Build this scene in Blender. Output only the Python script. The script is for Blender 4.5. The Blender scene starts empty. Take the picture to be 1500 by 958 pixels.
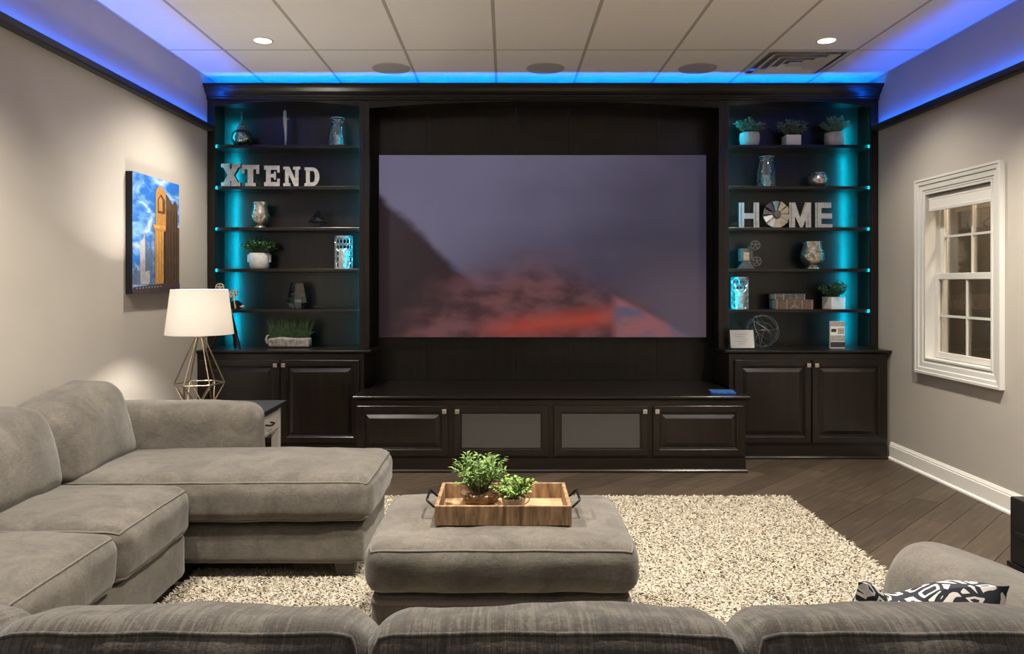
import bpy, math, random
from mathutils import Vector, Matrix, noise
random.seed(7)
sc = bpy.context.scene
col = sc.collection
PI = math.pi

# ------------------------------------------------------------------ camera, world, exposure
CAMZ, F = 1.30, 1100.0            # eye height (m), focal length in pixels of the 1500x958 frame
cam_d = bpy.data.cameras.new('camera'); cam = bpy.data.objects.new('camera', cam_d); col.objects.link(cam)
cam.location = (0, 0, CAMZ); cam.rotation_euler = (PI / 2, 0, 0)
cam_d.sensor_width = 36; cam_d.lens = F / 1500 * 36
cam_d.shift_x = 0.006; cam_d.shift_y = -0.0427
cam_d.clip_start = 0.02
sc.camera = cam
w = bpy.data.worlds.new('world'); sc.world = w; w.use_nodes = True
w.node_tree.nodes['Background'].inputs[0].default_value = (1.0, 0.95, 0.88, 1)
w.node_tree.nodes['Background'].inputs[1].default_value = 0.22
sc.view_settings.view_transform = 'Standard'; sc.view_settings.look = 'None'
sc.view_settings.exposure = 0.22; sc.view_settings.gamma = 1.0
sc.view_settings.use_curve_mapping = False
try:
    sc.cycles.use_denoising = True; sc.cycles.max_bounces = 10; sc.cycles.diffuse_bounces = 6
    sc.cycles.transparent_max_bounces = 16; sc.cycles.caustics_reflective = False; sc.cycles.caustics_refractive = False
    sc.cycles.sample_clamp_indirect = 6.0
except Exception:
    pass

# room (metres, camera at x = 0, y = 0)
XL, XR, YBACK, YREAR, ZC = -2.285, 2.85, 6.10, -1.6, 2.875
YB, YU, YK, YC = 5.56, 5.74, 6.00, 5.16     # fronts: base cabinets, bookcases, back panels, console
DOWN_W, DOWN_COL = 190.0, (1.0, 0.935, 0.815)
DOWNLIGHTS = [(-1.577, 4.87), (2.08, 4.87), (-1.45, 2.45), (0.30, 2.30), (2.08, 3.20), (-1.45, 0.2), (0.3, 0.2), (2.08, 0.2)]  # all after the first two are unseen, added to brighten the room
BLUE, CYAN = (0.0, 0.11, 1.0), (0.0, 0.50, 0.78)

# ------------------------------------------------------------------ materials
MATS = {}
def node_mat(name):
    m = bpy.data.materials.new(name); m.use_nodes = True
    nt = m.node_tree; b = nt.nodes['Principled BSDF']; MATS[name] = m
    return m, nt, b
def coords(nt, scale=(1, 1, 1), rot=(0, 0, 0)):
    tc = nt.nodes.new('ShaderNodeTexCoord'); mp = nt.nodes.new('ShaderNodeMapping')
    mp.inputs['Scale'].default_value = scale; mp.inputs['Rotation'].default_value = rot
    nt.links.new(tc.outputs['Object'], mp.inputs['Vector']); return mp.outputs[0]
def noise_node(nt, vec, scale, detail=3, rough=0.55, dist=0):
    n = nt.nodes.new('ShaderNodeTexNoise'); n.inputs['Scale'].default_value = scale
    n.inputs['Detail'].default_value = detail; n.inputs['Roughness'].default_value = rough; n.inputs['Distortion'].default_value = dist
    nt.links.new(vec, n.inputs['Vector']); return n.outputs['Fac']
def ramp(nt, fac, stops, interp='LINEAR'):
    r = nt.nodes.new('ShaderNodeValToRGB'); r.color_ramp.interpolation = interp
    while len(r.color_ramp.elements) < len(stops): r.color_ramp.elements.new(0.5)
    for e, (p, c) in zip(r.color_ramp.elements, stops): e.position = p; e.color = (*c, 1)
    nt.links.new(fac, r.inputs[0]); return r.outputs[0]
def bump(nt, b, fac, strength, dist=0.01):
    n = nt.nodes.new('ShaderNodeBump'); n.inputs['Strength'].default_value = strength; n.inputs['Distance'].default_value = dist
    nt.links.new(fac, n.inputs['Height']); nt.links.new(n.outputs[0], b.inputs['Normal'])
def mat(name, c, rough=0.5, metal=0.0, var=0.0, vscale=8, stretch=(1, 1, 1), bscale=0, bstr=0.0, coat=0.0, sheen=0.0, spec=0.5):
    m, nt, b = node_mat(name)
    b.inputs['Base Color'].default_value = (*c, 1); b.inputs['Roughness'].default_value = rough
    b.inputs['Metallic'].default_value = metal; b.inputs['Coat Weight'].default_value = coat
    b.inputs['Coat Roughness'].default_value = 0.15; b.inputs['Sheen Weight'].default_value = sheen
    b.inputs['Specular IOR Level'].default_value = spec
    if var:
        v = coords(nt, stretch); f = noise_node(nt, v, vscale)
        lo = tuple(x * (1 - var) for x in c); hi = tuple(min(1, x * (1 + var)) for x in c)
        nt.links.new(ramp(nt, f, [(0.3, lo), (0.7, hi)]), b.inputs['Base Color'])
    if bscale:
        v = coords(nt, stretch); bump(nt, b, noise_node(nt, v, bscale, 2), bstr)
    return m
def emit(name, c, s):
    m, nt, b = node_mat(name)
    b.inputs['Base Color'].default_value = (0, 0, 0, 1); b.inputs['Emission Color'].default_value = (*c, 1)
    b.inputs['Emission Strength'].default_value = s; return m
def glass(name, tint, gloss=0.12, rough=0.03):
    m = bpy.data.materials.new(name); m.use_nodes = True; nt = m.node_tree; nt.nodes.clear(); MATS[name] = m
    out = nt.nodes.new('ShaderNodeOutputMaterial'); mix = nt.nodes.new('ShaderNodeMixShader')
    t = nt.nodes.new('ShaderNodeBsdfTransparent'); g = nt.nodes.new('ShaderNodeBsdfGlossy')
    fr = nt.nodes.new('ShaderNodeLayerWeight'); fr.inputs['Blend'].default_value = 0.35
    mr = nt.nodes.new('ShaderNodeMapRange'); mr.inputs['To Min'].default_value = gloss; mr.inputs['To Max'].default_value = 0.9
    t.inputs[0].default_value = (*tint, 1); g.inputs['Roughness'].default_value = rough
    nt.links.new(fr.outputs['Fresnel'], mr.inputs['Value']); nt.links.new(mr.outputs[0], mix.inputs[0])
    nt.links.new(t.outputs[0], mix.inputs[1]); nt.links.new(g.outputs[0], mix.inputs[2]); nt.links.new(mix.outputs[0], out.inputs[0]); return m

mat('wall', (0.46, 0.42, 0.365), 0.85, var=0.03, vscale=3, bscale=180, bstr=0.04)
mat('tile', (0.86, 0.82, 0.755), 0.95, var=0.05, vscale=120, bscale=150, bstr=0.25)
mat('grid', (0.44, 0.41, 0.36), 0.7)
mat('trim_white', (0.86, 0.83, 0.77), 0.4)
mat('window_white', (0.66, 0.64, 0.60), 0.35)
mat('shade_white', (0.70, 0.67, 0.62), 0.8)
mat('dark_rail', (0.018, 0.015, 0.013), 0.45)
mat('plank_bed', (0.03, 0.022, 0.016), 0.8)
for i, k in enumerate((0.8, 1.0, 1.22, 0.92, 1.1)):
    m, nt, b = node_mat('plank%d' % i)
    v = coords(nt, (1.0, 14, 1)); f = noise_node(nt, v, 3.0, 6, 0.65, 0.6)
    nt.links.new(ramp(nt, f, [(0.25, (0.034 * k, 0.024 * k, 0.016 * k)), (0.55, (0.063 * k, 0.045 * k, 0.030 * k)), (0.8, (0.105 * k, 0.077 * k, 0.052 * k))]), b.inputs['Base Color'])
    b.inputs['Roughness'].default_value = 0.5; b.inputs['Specular IOR Level'].default_value = 0.35; bump(nt, b, f, 0.12, 0.004)
def wood_mat(name, c, rough, coat, k=0.45, stretch=(9, 9, 0.7)):
    m, nt, b = node_mat(name); v = coords(nt, stretch); f = noise_node(nt, v, 3.0, 5, 0.6, 0.3)
    nt.links.new(ramp(nt, f, [(0.3, tuple(x * (1 - k) for x in c)), (0.7, tuple(x * (1 + k) for x in c))]), b.inputs['Base Color'])
    b.inputs['Roughness'].default_value = rough; b.inputs['Coat Weight'].default_value = coat; b.inputs['Coat Roughness'].default_value = 0.22
    b.inputs['Specular IOR Level'].default_value = 0.3
    return m
wood_mat('espresso', (0.0095, 0.0061, 0.0037), 0.33, 0.35)
wood_mat('espresso_h', (0.0095, 0.0061, 0.0037), 0.33, 0.25, stretch=(0.7, 9, 9))
wood_mat('espresso_top', (0.009, 0.0068, 0.005), 0.30, 0.25, stretch=(0.7, 9, 9))
mat('speaker_cloth', (0.058, 0.051, 0.045), 0.95, bscale=900, bstr=0.2)
mat('nickel', (0.62, 0.58, 0.52), 0.32, 1.0)
mat('black_metal', (0.012, 0.012, 0.013), 0.4, 0.6)
mat('black_plastic', (0.008, 0.008, 0.009), 0.28)
mat('black_rubber', (0.01, 0.01, 0.01), 0.7)
def fabric(name, c, ribbed):
    m, nt, b = node_mat(name)
    nap = noise_node(nt, coords(nt), 5.5, 6, 0.72, 0.8); fine = noise_node(nt, coords(nt, (1, 1, 1.6)), 150, 3, 0.7)
    rib = noise_node(nt, coords(nt, (190, 6, 6) if ribbed else (40, 40, 120)), 1.0, 3, 0.7)
    def madd(a, k, c_):
        n = nt.nodes.new('ShaderNodeMath'); n.operation = 'MULTIPLY_ADD'; n.inputs[1].default_value = k; nt.links.new(a, n.inputs[0])
        if isinstance(c_, float): n.inputs[2].default_value = c_
        else: nt.links.new(c_, n.inputs[2])
        return n.outputs[0]
    k = madd(nap, 0.75, 0.0); k = madd(rib, 0.75 if ribbed else 0.25, k); k = madd(fine, 0.36, k)
    mid = (0.75 + (0.75 if ribbed else 0.25) + 0.36) / 2; sp = 0.30 if ribbed else 0.24
    nt.links.new(ramp(nt, k, [(mid - sp, tuple(x * 0.50 for x in c)), (mid, c), (mid + sp, tuple(x * 1.65 for x in c))]), b.inputs['Base Color'])
    b.inputs['Roughness'].default_value = 0.95; b.inputs['Sheen Weight'].default_value = 0.22; b.inputs['Sheen Roughness'].default_value = 0.5
    b.inputs['Specular IOR Level'].default_value = 0.15
    bump(nt, b, madd(rib, 1.0, fine), 0.45 if ribbed else 0.3, 0.003)
SOFA = (0.102, 0.089, 0.074)
fabric('sofa', SOFA, False); fabric('sofa_rib', tuple(x * 0.58 for x in SOFA), True)
mat('sofa_pipe', (0.125, 0.112, 0.095), 0.95, var=0.1, vscale=60)
mat('foot_wood', (0.02, 0.015, 0.011), 0.5, var=0.3, vscale=20)
mat('rug_base', (0.28, 0.23, 0.165), 1.0, var=0.3, vscale=60)
m, nt, b = node_mat('rug_pile')
f = noise_node(nt, coords(nt), 60, 5, 0.8)
nt.links.new(ramp(nt, f, [(0.28, (0.29, 0.235, 0.165)), (0.5, (0.47, 0.41, 0.32)), (0.72, (0.65, 0.595, 0.495))]), b.inputs['Base Color']); b.inputs['Roughness'].default_value = 0.95
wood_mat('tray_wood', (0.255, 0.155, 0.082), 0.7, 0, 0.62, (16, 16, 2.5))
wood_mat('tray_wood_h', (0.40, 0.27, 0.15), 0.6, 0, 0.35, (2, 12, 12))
mat('leaf_bright', (0.135, 0.235, 0.05), 0.65, var=0.5, vscale=40)
mat('leaf_lime', (0.20, 0.32, 0.07), 0.65, var=0.4, vscale=40)
mat('leaf_dark', (0.085, 0.18, 0.075), 0.5, var=0.5, vscale=40)
mat('leaf_grey', (0.17, 0.26, 0.18), 0.55, var=0.5, vscale=40)
mat('grass_blade', (0.035, 0.070, 0.022), 0.5, var=0.6, vscale=30)
mat('stem', (0.10, 0.09, 0.035), 0.7)
mat('soil', (0.03, 0.02, 0.013), 1.0, bscale=60, bstr=0.6)
mat('root_wood', (0.22, 0.12, 0.055), 0.38, 0.2, var=0.6, vscale=35, bscale=40, bstr=0.8)
mat('pot_pale', (0.50, 0.40, 0.31), 0.6, var=0.25, vscale=60)
mat('pot_concrete', (0.50, 0.48, 0.46), 0.8, var=0.15, vscale=30, bscale=80, bstr=0.2)
mat('pot_white', (0.75, 0.74, 0.72), 0.45)
mat('trough_stone', (0.30, 0.27, 0.24), 0.9, var=0.45, vscale=30, bscale=45, bstr=0.8)
mat('galvanised', (0.36, 0.345, 0.33), 0.5, 0.25, var=0.28, vscale=45)
mat('letter_side', (0.05, 0.04, 0.035), 0.5, 0.4)
mat('tin_pale', (0.40, 0.385, 0.37), 0.5, 0.2, var=0.2, vscale=40)
mat('tin_cream', (0.50, 0.43, 0.34), 0.55, 0.2, var=0.18, vscale=40)
mat('tin_dark', (0.09, 0.08, 0.085), 0.5, 0.4, var=0.3, vscale=40)
mat('tin_blue', (0.20, 0.30, 0.36), 0.5, 0.3, var=0.3, vscale=40)
def mercury(name, a, bcol):
    m, nt, b = node_mat(name); f = noise_node(nt, coords(nt), 55, 5, 0.7)
    nt.links.new(ramp(nt, f, [(0.38, a), (0.62, bcol)]), b.inputs['Base Color'])
    nt.links.new(ramp(nt, f, [(0.4, (0.35,) * 3), (0.6, (0.08,) * 3)]), b.inputs['Roughness'])
    b.inputs['Metallic'].default_value = 0.92; bump(nt, b, f, 0.25, 0.006)
mercury('mercury', (0.25, 0.20, 0.14), (0.92, 0.86, 0.76))
mercury('mercury_teal', (0.03, 0.08, 0.09), (0.55, 0.62, 0.60))
glass('clear_glass', (0.86, 0.92, 0.93), 0.12)
glass('smoke_glass', (0.70, 0.75, 0.77), 0.14); glass('acrylic', (0.97, 0.97, 0.97), 0.04)
glass('pane_glass', (0.88, 0.86, 0.82), 0.10, 0.02)
mat('candle', (0.78, 0.74, 0.66), 0.6)
mat('lantern_metal', (0.58, 0.62, 0.64), 0.3, 0.9)
mat('bronze_wire', (0.30, 0.235, 0.155), 0.35, 1.0)
mat('steel_wire', (0.20, 0.21, 0.215), 0.45, 0.9)
mat('reel_cream', (0.55, 0.48, 0.38), 0.5, 0.3, var=0.2, vscale=50)
mat('iron', (0.13, 0.12, 0.11), 0.45, 0.5, var=0.3, vscale=40)
mat('brass_plate', (0.55, 0.47, 0.33), 0.4, 0.7, var=0.3, vscale=60)
mat('table_white', (0.52, 0.485, 0.45), 0.55, var=0.06, vscale=15)
mat('table_black', (0.020, 0.021, 0.024), 0.38, var=0.3, vscale=12, stretch=(1, 6, 1))
mat('book_brown', (0.13, 0.085, 0.06), 0.7, var=0.35, vscale=50)
mat('book_grey', (0.10, 0.095, 0.09), 0.7, var=0.45, vscale=50)
mat('book_motif', (0.33, 0.28, 0.22), 0.7)
mat('paper', (0.86, 0.85, 0.83), 0.6)
mat('paper_line', (0.52, 0.51, 0.50), 0.7)
mat('card_dark', (0.045, 0.04, 0.038), 0.5, var=0.4, vscale=60)
mat('card_mid', (0.42, 0.39, 0.35), 0.5, var=0.3, vscale=70)
mat('disc_blue', (0.015, 0.07, 0.30), 0.25, var=0.5, vscale=60)
mat('disc_art', (0.05, 0.16, 0.45), 0.25, var=0.8, vscale=90)
mat('grille', (0.47, 0.445, 0.41), 0.9, bscale=500, bstr=0.3)
mat('vent_white', (0.72, 0.69, 0.65), 0.35, 0.0)
mat('vent_dark', (0.36, 0.34, 0.32), 0.6)
mat('hall_wall', (0.38, 0.33, 0.26), 0.9, var=0.2, vscale=3, stretch=(1, 3, 0.2))
mat('canvas_edge', (0.012, 0.011, 0.011), 0.7)
mat('stone_gold', (0.42, 0.20, 0.045), 0.7, var=0.3, vscale=25, stretch=(1, 6, 1))
mat('stone_pale', (0.56, 0.29, 0.075), 0.7, var=0.2, vscale=30)
mat('stone_shade', (0.085, 0.045, 0.02), 0.7, var=0.45, vscale=20, stretch=(1, 6, 1))
mat('stone_deep', (0.035, 0.02, 0.012), 0.7)
mat('city_light', (0.42, 0.40, 0.42), 0.7, var=0.2, vscale=30)
mat('city_blue', (0.10, 0.15, 0.27), 0.7, var=0.3, vscale=30)
mat('city_dark', (0.055, 0.035, 0.04), 0.7, var=0.4, vscale=40)
m, nt, b = node_mat('print_sky'); f = noise_node(nt, coords(nt, (1, 1.2, 3)), 4.0, 5, 0.6, 0.5)
nt.links.new(ramp(nt, f, [(0.44, (0.015, 0.13, 0.48)), (0.56, (0.15, 0.33, 0.60)), (0.70, (0.62, 0.66, 0.70))]), b.inputs['Base Color']); b.inputs['Roughness'].default_value = 0.6
m, nt, b = node_mat('pillow')
wv = nt.nodes.new('ShaderNodeTexVoronoi'); wv.feature = 'DISTANCE_TO_EDGE'; wv.inputs['Scale'].default_value = 27
ns = nt.nodes.new('ShaderNodeTexNoise'); ns.inputs['Scale'].default_value = 7; c0 = coords(nt, (1, 1, 0.45), (0.3, 0.5, 0.4)); nt.links.new(c0, ns.inputs['Vector'])
va = nt.nodes.new('ShaderNodeVectorMath'); va.operation = 'MULTIPLY_ADD'; va.inputs[1].default_value = (0.12, 0.12, 0.12)
nt.links.new(ns.outputs['Color'], va.inputs[0]); nt.links.new(c0, va.inputs[2]); nt.links.new(va.outputs[0], wv.inputs['Vector'])
nt.links.new(ramp(nt, wv.outputs['Distance'], [(0.0, (0.012, 0.013, 0.022)), (0.12, (0.66, 0.62, 0.57)), (0.26, (0.012, 0.013, 0.022))], 'CONSTANT'), b.inputs['Base Color']); b.inputs['Roughness'].default_value = 0.9
# translucent lamp shade
m = bpy.data.materials.new('lamp_shade'); m.use_nodes = True; nt = m.node_tree; nt.nodes.clear(); MATS['lamp_shade'] = m
o_ = nt.nodes.new('ShaderNodeOutputMaterial'); mx = nt.nodes.new('ShaderNodeMixShader'); mx.inputs[0].default_value = 0.68
d_ = nt.nodes.new('ShaderNodeBsdfDiffuse'); t_ = nt.nodes.new('ShaderNodeBsdfTranslucent')
d_.inputs[0].default_value = (0.85, 0.83, 0.80, 1); t_.inputs[0].default_value = (0.85, 0.81, 0.76, 1)
nt.links.new(d_.outputs[0], mx.inputs[1]); nt.links.new(t_.outputs[0], mx.inputs[2]); nt.links.new(mx.outputs[0], o_.inputs[0])
emit('bulb', (1, 0.88, 0.7), 8); emit('down_lens', (1, 0.95, 0.86), 12)
emit('led_blue', BLUE, 115); emit('led_crown', (0.0, 0.15, 1.0), 115); emit('led_cyan', CYAN, 560)
# the picture on the screen: a dusky landscape of soft colour fields
m, nt, b = node_mat('screen_picture')
b.inputs['Base Color'].default_value = (0.01, 0.01, 0.01, 1); b.inputs['Roughness'].default_value = 0.4; b.inputs['Emission Strength'].default_value = 0.68
tc = nt.nodes.new('ShaderNodeTexCoord'); sep = nt.nodes.new('ShaderNodeSeparateXYZ'); nt.links.new(tc.outputs['Generated'], sep.inputs[0])
U, V = sep.outputs[0], sep.outputs[2]
def mth(op, a, bb=None, c=None, clamp=False):
    n = nt.nodes.new('ShaderNodeMath'); n.operation = op; n.use_clamp = clamp
    for i, x in enumerate((a, bb, c)):
        if x is None: continue
        if isinstance(x, (int, float)): n.inputs[i].default_value = x
        else: nt.links.new(x, n.inputs[i])
    return n.outputs[0]
def smooth(x, lo, hi):
    n = nt.nodes.new('ShaderNodeMapRange'); n.interpolation_type = 'SMOOTHSTEP'; n.inputs['From Min'].default_value = lo; n.inputs['From Max'].default_value = hi
    nt.links.new(x, n.inputs['Value']); return n.outputs[0]
def mixc(f, a, c):
    n = nt.nodes.new('ShaderNodeMix'); n.data_type = 'RGBA'; nt.links.new(f, n.inputs[0])
    for i, x in ((6, a), (7, c)):
        if isinstance(x, tuple): n.inputs[i].default_value = (*x, 1)
        else: nt.links.new(x, n.inputs[i])
    return n.outputs[2]
soft = noise_node(nt, tc.outputs['Generated'], 4.0, 2); soft2 = noise_node(nt, tc.outputs['Generated'], 9.0, 3); grain = noise_node(nt, tc.outputs['Generated'], 330, 1)
glow = mth('ADD', mth('MULTIPLY', U, -1.0), mth('MULTIPLY', V, 0.55)); glow = mth('ADD', glow, mth('MULTIPLY', soft, 0.35))
sky = mixc(smooth(glow, -0.50, 0.50), (0.040, 0.033, 0.062), (0.150, 0.133, 0.215))
sky = mixc(mth('MULTIPLY', smooth(V, 0.55, 0.2), smooth(U, 0.55, 0.95)), sky, (0.085, 0.060, 0.085))
hill = mth('SUBTRACT', mth('ADD', mth('SUBTRACT', 0.80, mth('MULTIPLY', U, 1.75)), mth('MULTIPLY', mth('SUBTRACT', soft2, 0.5), 0.12)), V)
sky = mixc(smooth(hill, -0.03, 0.05), sky, (0.019, 0.008, 0.013))
low = mth('SUBTRACT', mth('ADD', mth('SUBTRACT', 0.46, mth('MULTIPLY', mth('POWER', mth('SUBTRACT', U, 0.45), 2.0), 2.6)), mth('MULTIPLY', mth('SUBTRACT', soft, 0.5), 0.3)), V)
fabric_c = mixc(smooth(soft2, 0.35, 0.65), (0.050, 0.018, 0.022), (0.150, 0.055, 0.062))
sky = mixc(smooth(low, -0.12, 0.22), sky, fabric_c)
band = mth('SUBTRACT', 1.0, mth('MULTIPLY', mth('ABSOLUTE', mth('SUBTRACT', V, mth('ADD', mth('MULTIPLY', U, 0.20), -0.03))), 11.0), clamp=True)
band = mth('MULTIPLY', band, mth('MULTIPLY', smooth(U, 0.25, 0.45), smooth(U, 0.85, 0.62)))
sky = mixc(mth('MULTIPLY', band, 0.8), sky, (0.42, 0.050, 0.028))
wedge = mth('MULTIPLY', smooth(mth('SUBTRACT', mth('SUBTRACT', 0.93, mth('MULTIPLY', U, 0.95)), V), 0.0, 0.04), smooth(U, 0.70, 0.74))
sky = mixc(wedge, sky, mixc(smooth(soft2, 0.35, 0.65), (0.26, 0.09, 0.10), (0.09, 0.08, 0.14)))
gr = nt.nodes.new('ShaderNodeVectorMath'); gr.operation = 'SCALE'; nt.links.new(sky, gr.inputs[0]); nt.links.new(mth('ADD', 0.72, mth('MULTIPLY', grain, 0.56)), gr.inputs['Scale'])
nt.links.new(gr.outputs[0], b.inputs['Emission Color'])

# ------------------------------------------------------------------ mesh helpers
class MB:
    def __init__(s): s.v = []; s.f = []
    def add(s, vs, fs):
        n = len(s.v); s.v += [tuple(p) for p in vs]; s.f += [tuple(i + n for i in f) for f in fs]; return s
    def box(s, x0, x1, y0, y1, z0, z1):
        return s.add([(x0, y0, z0), (x1, y0, z0), (x1, y1, z0), (x0, y1, z0), (x0, y0, z1), (x1, y0, z1), (x1, y1, z1), (x0, y1, z1)],
                     [(0, 3, 2, 1), (4, 5, 6, 7), (0, 1, 5, 4), (1, 2, 6, 5), (2, 3, 7, 6), (3, 0, 4, 7)])
    def prism(s, pts, axis, a0, a1):           # pts in the plane normal to axis; x: (y,z)  y: (x,z)  z: (x,y)
        def P(p, a): return {'x': (a, p[0], p[1]), 'y': (p[0], a, p[1]), 'z': (p[0], p[1], a)}[axis]
        n = len(pts)
        return s.add([P(p, a0) for p in pts] + [P(p, a1) for p in pts],
                     [tuple(range(n))[::-1], tuple(range(n, 2 * n))] + [(i, (i + 1) % n, n + (i + 1) % n, n + i) for i in range(n)])
    def ring_prism(s, out, inn, axis, a0, a1):
        def P(p, a): return {'x': (a, p[0], p[1]), 'y': (p[0], a, p[1]), 'z': (p[0], p[1], a)}[axis]
        n = len(out); vs = [P(p, a0) for p in out] + [P(p, a0) for p in inn] + [P(p, a1) for p in out] + [P(p, a1) for p in inn]; fs = []
        for i in range(n):
            j = (i + 1) % n
            fs += [(i, j, n + j, n + i), (2 * n + j, 2 * n + i, 3 * n + i, 3 * n + j), (j, i, 2 * n + i, 2 * n + j), (n + i, n + j, 3 * n + j, 3 * n + i)]
        return s.add(vs, fs)
    def tube(s, path, r, n=8, closed=False):
        path = [Vector(p) for p in path]; m = len(path); rs = r if isinstance(r, (list, tuple)) else [r] * m
        vs, fs = [], []; up = None
        for i, p in enumerate(path):
            a = path[(i - 1) % m] if (closed or i) else p; c = path[(i + 1) % m] if (closed or i < m - 1) else p
            t = (c - a).normalized()
            if up is None: up = Vector((0, 0, 1)) if abs(t.z) < 0.9 else Vector((1, 0, 0))
            up = (up - t * up.dot(t)); up = up.normalized() if up.length > 1e-6 else t.orthogonal().normalized()
            sd = t.cross(up)
            for k in range(n):
                q = 2 * PI * k / n; vs.append(p + (up * math.cos(q) + sd * math.sin(q)) * rs[i])
        for i in range(m if closed else m - 1):
            for k in range(n):
                j = (i + 1) % m; fs.append((i * n + k, i * n + (k + 1) % n, j * n + (k + 1) % n, j * n + k))
        if not closed: fs += [tuple(range(n))[::-1], tuple(range((m - 1) * n, m * n))]
        return s.add(vs, fs)
    def lathe(s, prof, n=32, c=(0, 0, 0), caps=True):
        vs, fs = [], []
        for (r, z) in prof:
            for k in range(n):
                q = 2 * PI * k / n; vs.append((c[0] + r * math.cos(q), c[1] + r * math.sin(q), c[2] + z))
        for i in range(len(prof) - 1):
            for k in range(n): fs.append((i * n + k, i * n + (k + 1) % n, (i + 1) * n + (k + 1) % n, (i + 1) * n + k))
        if caps: fs += [tuple(range(n))[::-1], tuple(range((len(prof) - 1) * n, len(prof) * n))]
        return s.add(vs, fs)
    def xform(s, M): s.v = [tuple(M @ Vector(p)) for p in s.v]; return s
    def mesh(s, name, smooth=None):
        me = bpy.data.meshes.new(name); me.from_pydata(s.v, [], s.f); me.validate()
        if smooth is not None:
            me.polygons.foreach_set('use_smooth', [True] * len(me.polygons)); me.set_sharp_from_angle(angle=math.radians(smooth))
        me.update(); return me
    def build(s, name, m, parent=None, smooth=None, bevel=0, loc=None, rot=None):
        off = Vector((0, 0, 0))
        if parent is not None and loc is None:          # geometry given in room coordinates
            off = wpos(parent)
        if off.length: s.v = [(a - off.x, b_ - off.y, c - off.z) for a, b_, c in s.v]
        return link(name, s.mesh(name, smooth), m, parent, loc, rot, bevel)
def wpos(o):
    p = Vector(o.location); q = o.parent
    while q is not None: p += Vector(q.location); q = q.parent
    return p
def link(name, me, m, parent=None, loc=None, rot=None, bevel=0):
    if m is not None and not me.materials: me.materials.append(MATS[m] if isinstance(m, str) else m)
    o = bpy.data.objects.new(name, me); col.objects.link(o); o.parent = parent
    if loc is not None: o.location = loc
    if rot is not None: o.rotation_euler = rot
    if bevel:
        bv = o.modifiers.new('bevel', 'BEVEL'); bv.width = bevel; bv.segments = 2; bv.limit_method = 'ANGLE'; bv.angle_limit = math.radians(40)
    return o
def tag(o, label=None, cat=None, group=None, kind=None):
    if label: o['label'] = label
    if cat: o['category'] = cat
    if group: o['group'] = group
    if kind: o['kind'] = kind
    return o
def thing(name, loc, label, cat, group=None, rz=0):
    o = bpy.data.objects.new(name, None); col.objects.link(o); o.location = loc; o.rotation_euler = (0, 0, rz); o.empty_display_size = 0.05
    return tag(o, label, cat, group)
def copy_tree(o, parent=None):
    c = o.copy(); col.objects.link(c); c.parent = parent
    for ch in list(o.children): copy_tree(ch, c)
    return c
def struct(o): o['kind'] = 'structure'; return o
def Xp(px, y): return (px - 741) * y / F
def Zp(py, y): return CAMZ - (py - 415) * y / F

class Cushion:
    """soft box: rounded edges, domed top, bulging sides, a few creases"""
    def __init__(s, x0, x1, y0, y1, z0, z1, r, dome=0.02, bulge=0.012, wr=0.004, seed=0, n=22, shape=None):
        s.c = Vector(((x0 + x1) / 2, (y0 + y1) / 2, (z0 + z1) / 2)); s.h = Vector(((x1 - x0) / 2, (y1 - y0) / 2, (z1 - z0) / 2))
        s.r = min(r, min(s.h) * 0.98); s.dome, s.bulge, s.wr, s.seed, s.n, s.shape = dome, bulge, wr, seed, n, shape
    def map(s, p):                             # p on the unit cube's surface
        q = Vector([p[i] * s.h[i] for i in range(3)]); inn = Vector([max(-(s.h[i] - s.r), min(s.h[i] - s.r, q[i])) for i in range(3)])
        d = q - inn
        if d.length > 1e-9: q = inn + d.normalized() * s.r
        u = [q[i] / s.h[i] for i in range(3)]
        e = [max(0, 1 - u[i] ** 2) for i in range(3)]
        q.z += s.dome * e[0] ** 0.6 * e[1] ** 0.6 * max(0, u[2]); q.x += s.bulge * u[0] * e[1] * e[2]; q.y += s.bulge * u[1] * e[0] * e[2]
        if s.wr:
            w_ = q + s.c
            nz = noise.noise(w_ * 7 + Vector((s.seed * 3.1, 0, 0))) * s.wr + noise.noise(w_ * 22 + Vector((0, s.seed * 2.3, 0))) * s.wr * 0.35
            q += d.normalized() * nz if d.length > 1e-9 else Vector((0, 0, 0))
        q = q + s.c
        return s.shape(q) if s.shape else q
    def mb(s):
        b_ = MB(); n = s.n; idx = {}
        def sp(k):                              # denser towards the edges
            t = -1 + 2 * k / n; return math.sin(t * PI / 2) * 0.55 + t * 0.45
        def vid(p):
            k = tuple(round(x, 5) for x in p)
            if k not in idx: idx[k] = len(b_.v); b_.v.append(tuple(s.map(p)))
            return idx[k]
        for ax in range(3):
            for sg in (-1, 1):
                for i in range(n):
                    for j in range(n):
                        qs = []
                        for (a, c) in ((i, j), (i + 1, j), (i + 1, j + 1), (i, j + 1)):
                            p = [0, 0, 0]; p[ax] = sg; p[(ax + 1) % 3] = sp(a); p[(ax + 2) % 3] = sp(c); qs.append(vid(p))
                        b_.f.append(tuple(qs) if sg > 0 else tuple(qs[::-1]))
        return b_
    def seam(s, ax, sg, r=0.0045, n=26):        # piping round the face (ax, sg)
        a, c = (ax + 1) % 3, (ax + 2) % 3; path = []
        for (u0, v0, u1, v1) in ((-1, -1, 1, -1), (1, -1, 1, 1), (1, 1, -1, 1), (-1, 1, -1, -1)):
            for k in range(n):
                t = k / n; p = [0, 0, 0]; p[ax] = sg; p[a] = u0 + (u1 - u0) * t; p[c] = v0 + (v1 - v0) * t
                path.append(s.map(p))
        return MB().tube(path, r, 6, True)
    def build(s, name, m, parent, seams=(), pipe='sofa_pipe'):
        o = s.mb().build(name, m, parent, 180)
        for (ax, sg) in seams: s.seam(ax, sg).build('piping', pipe, o, 180)
        return o

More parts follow.
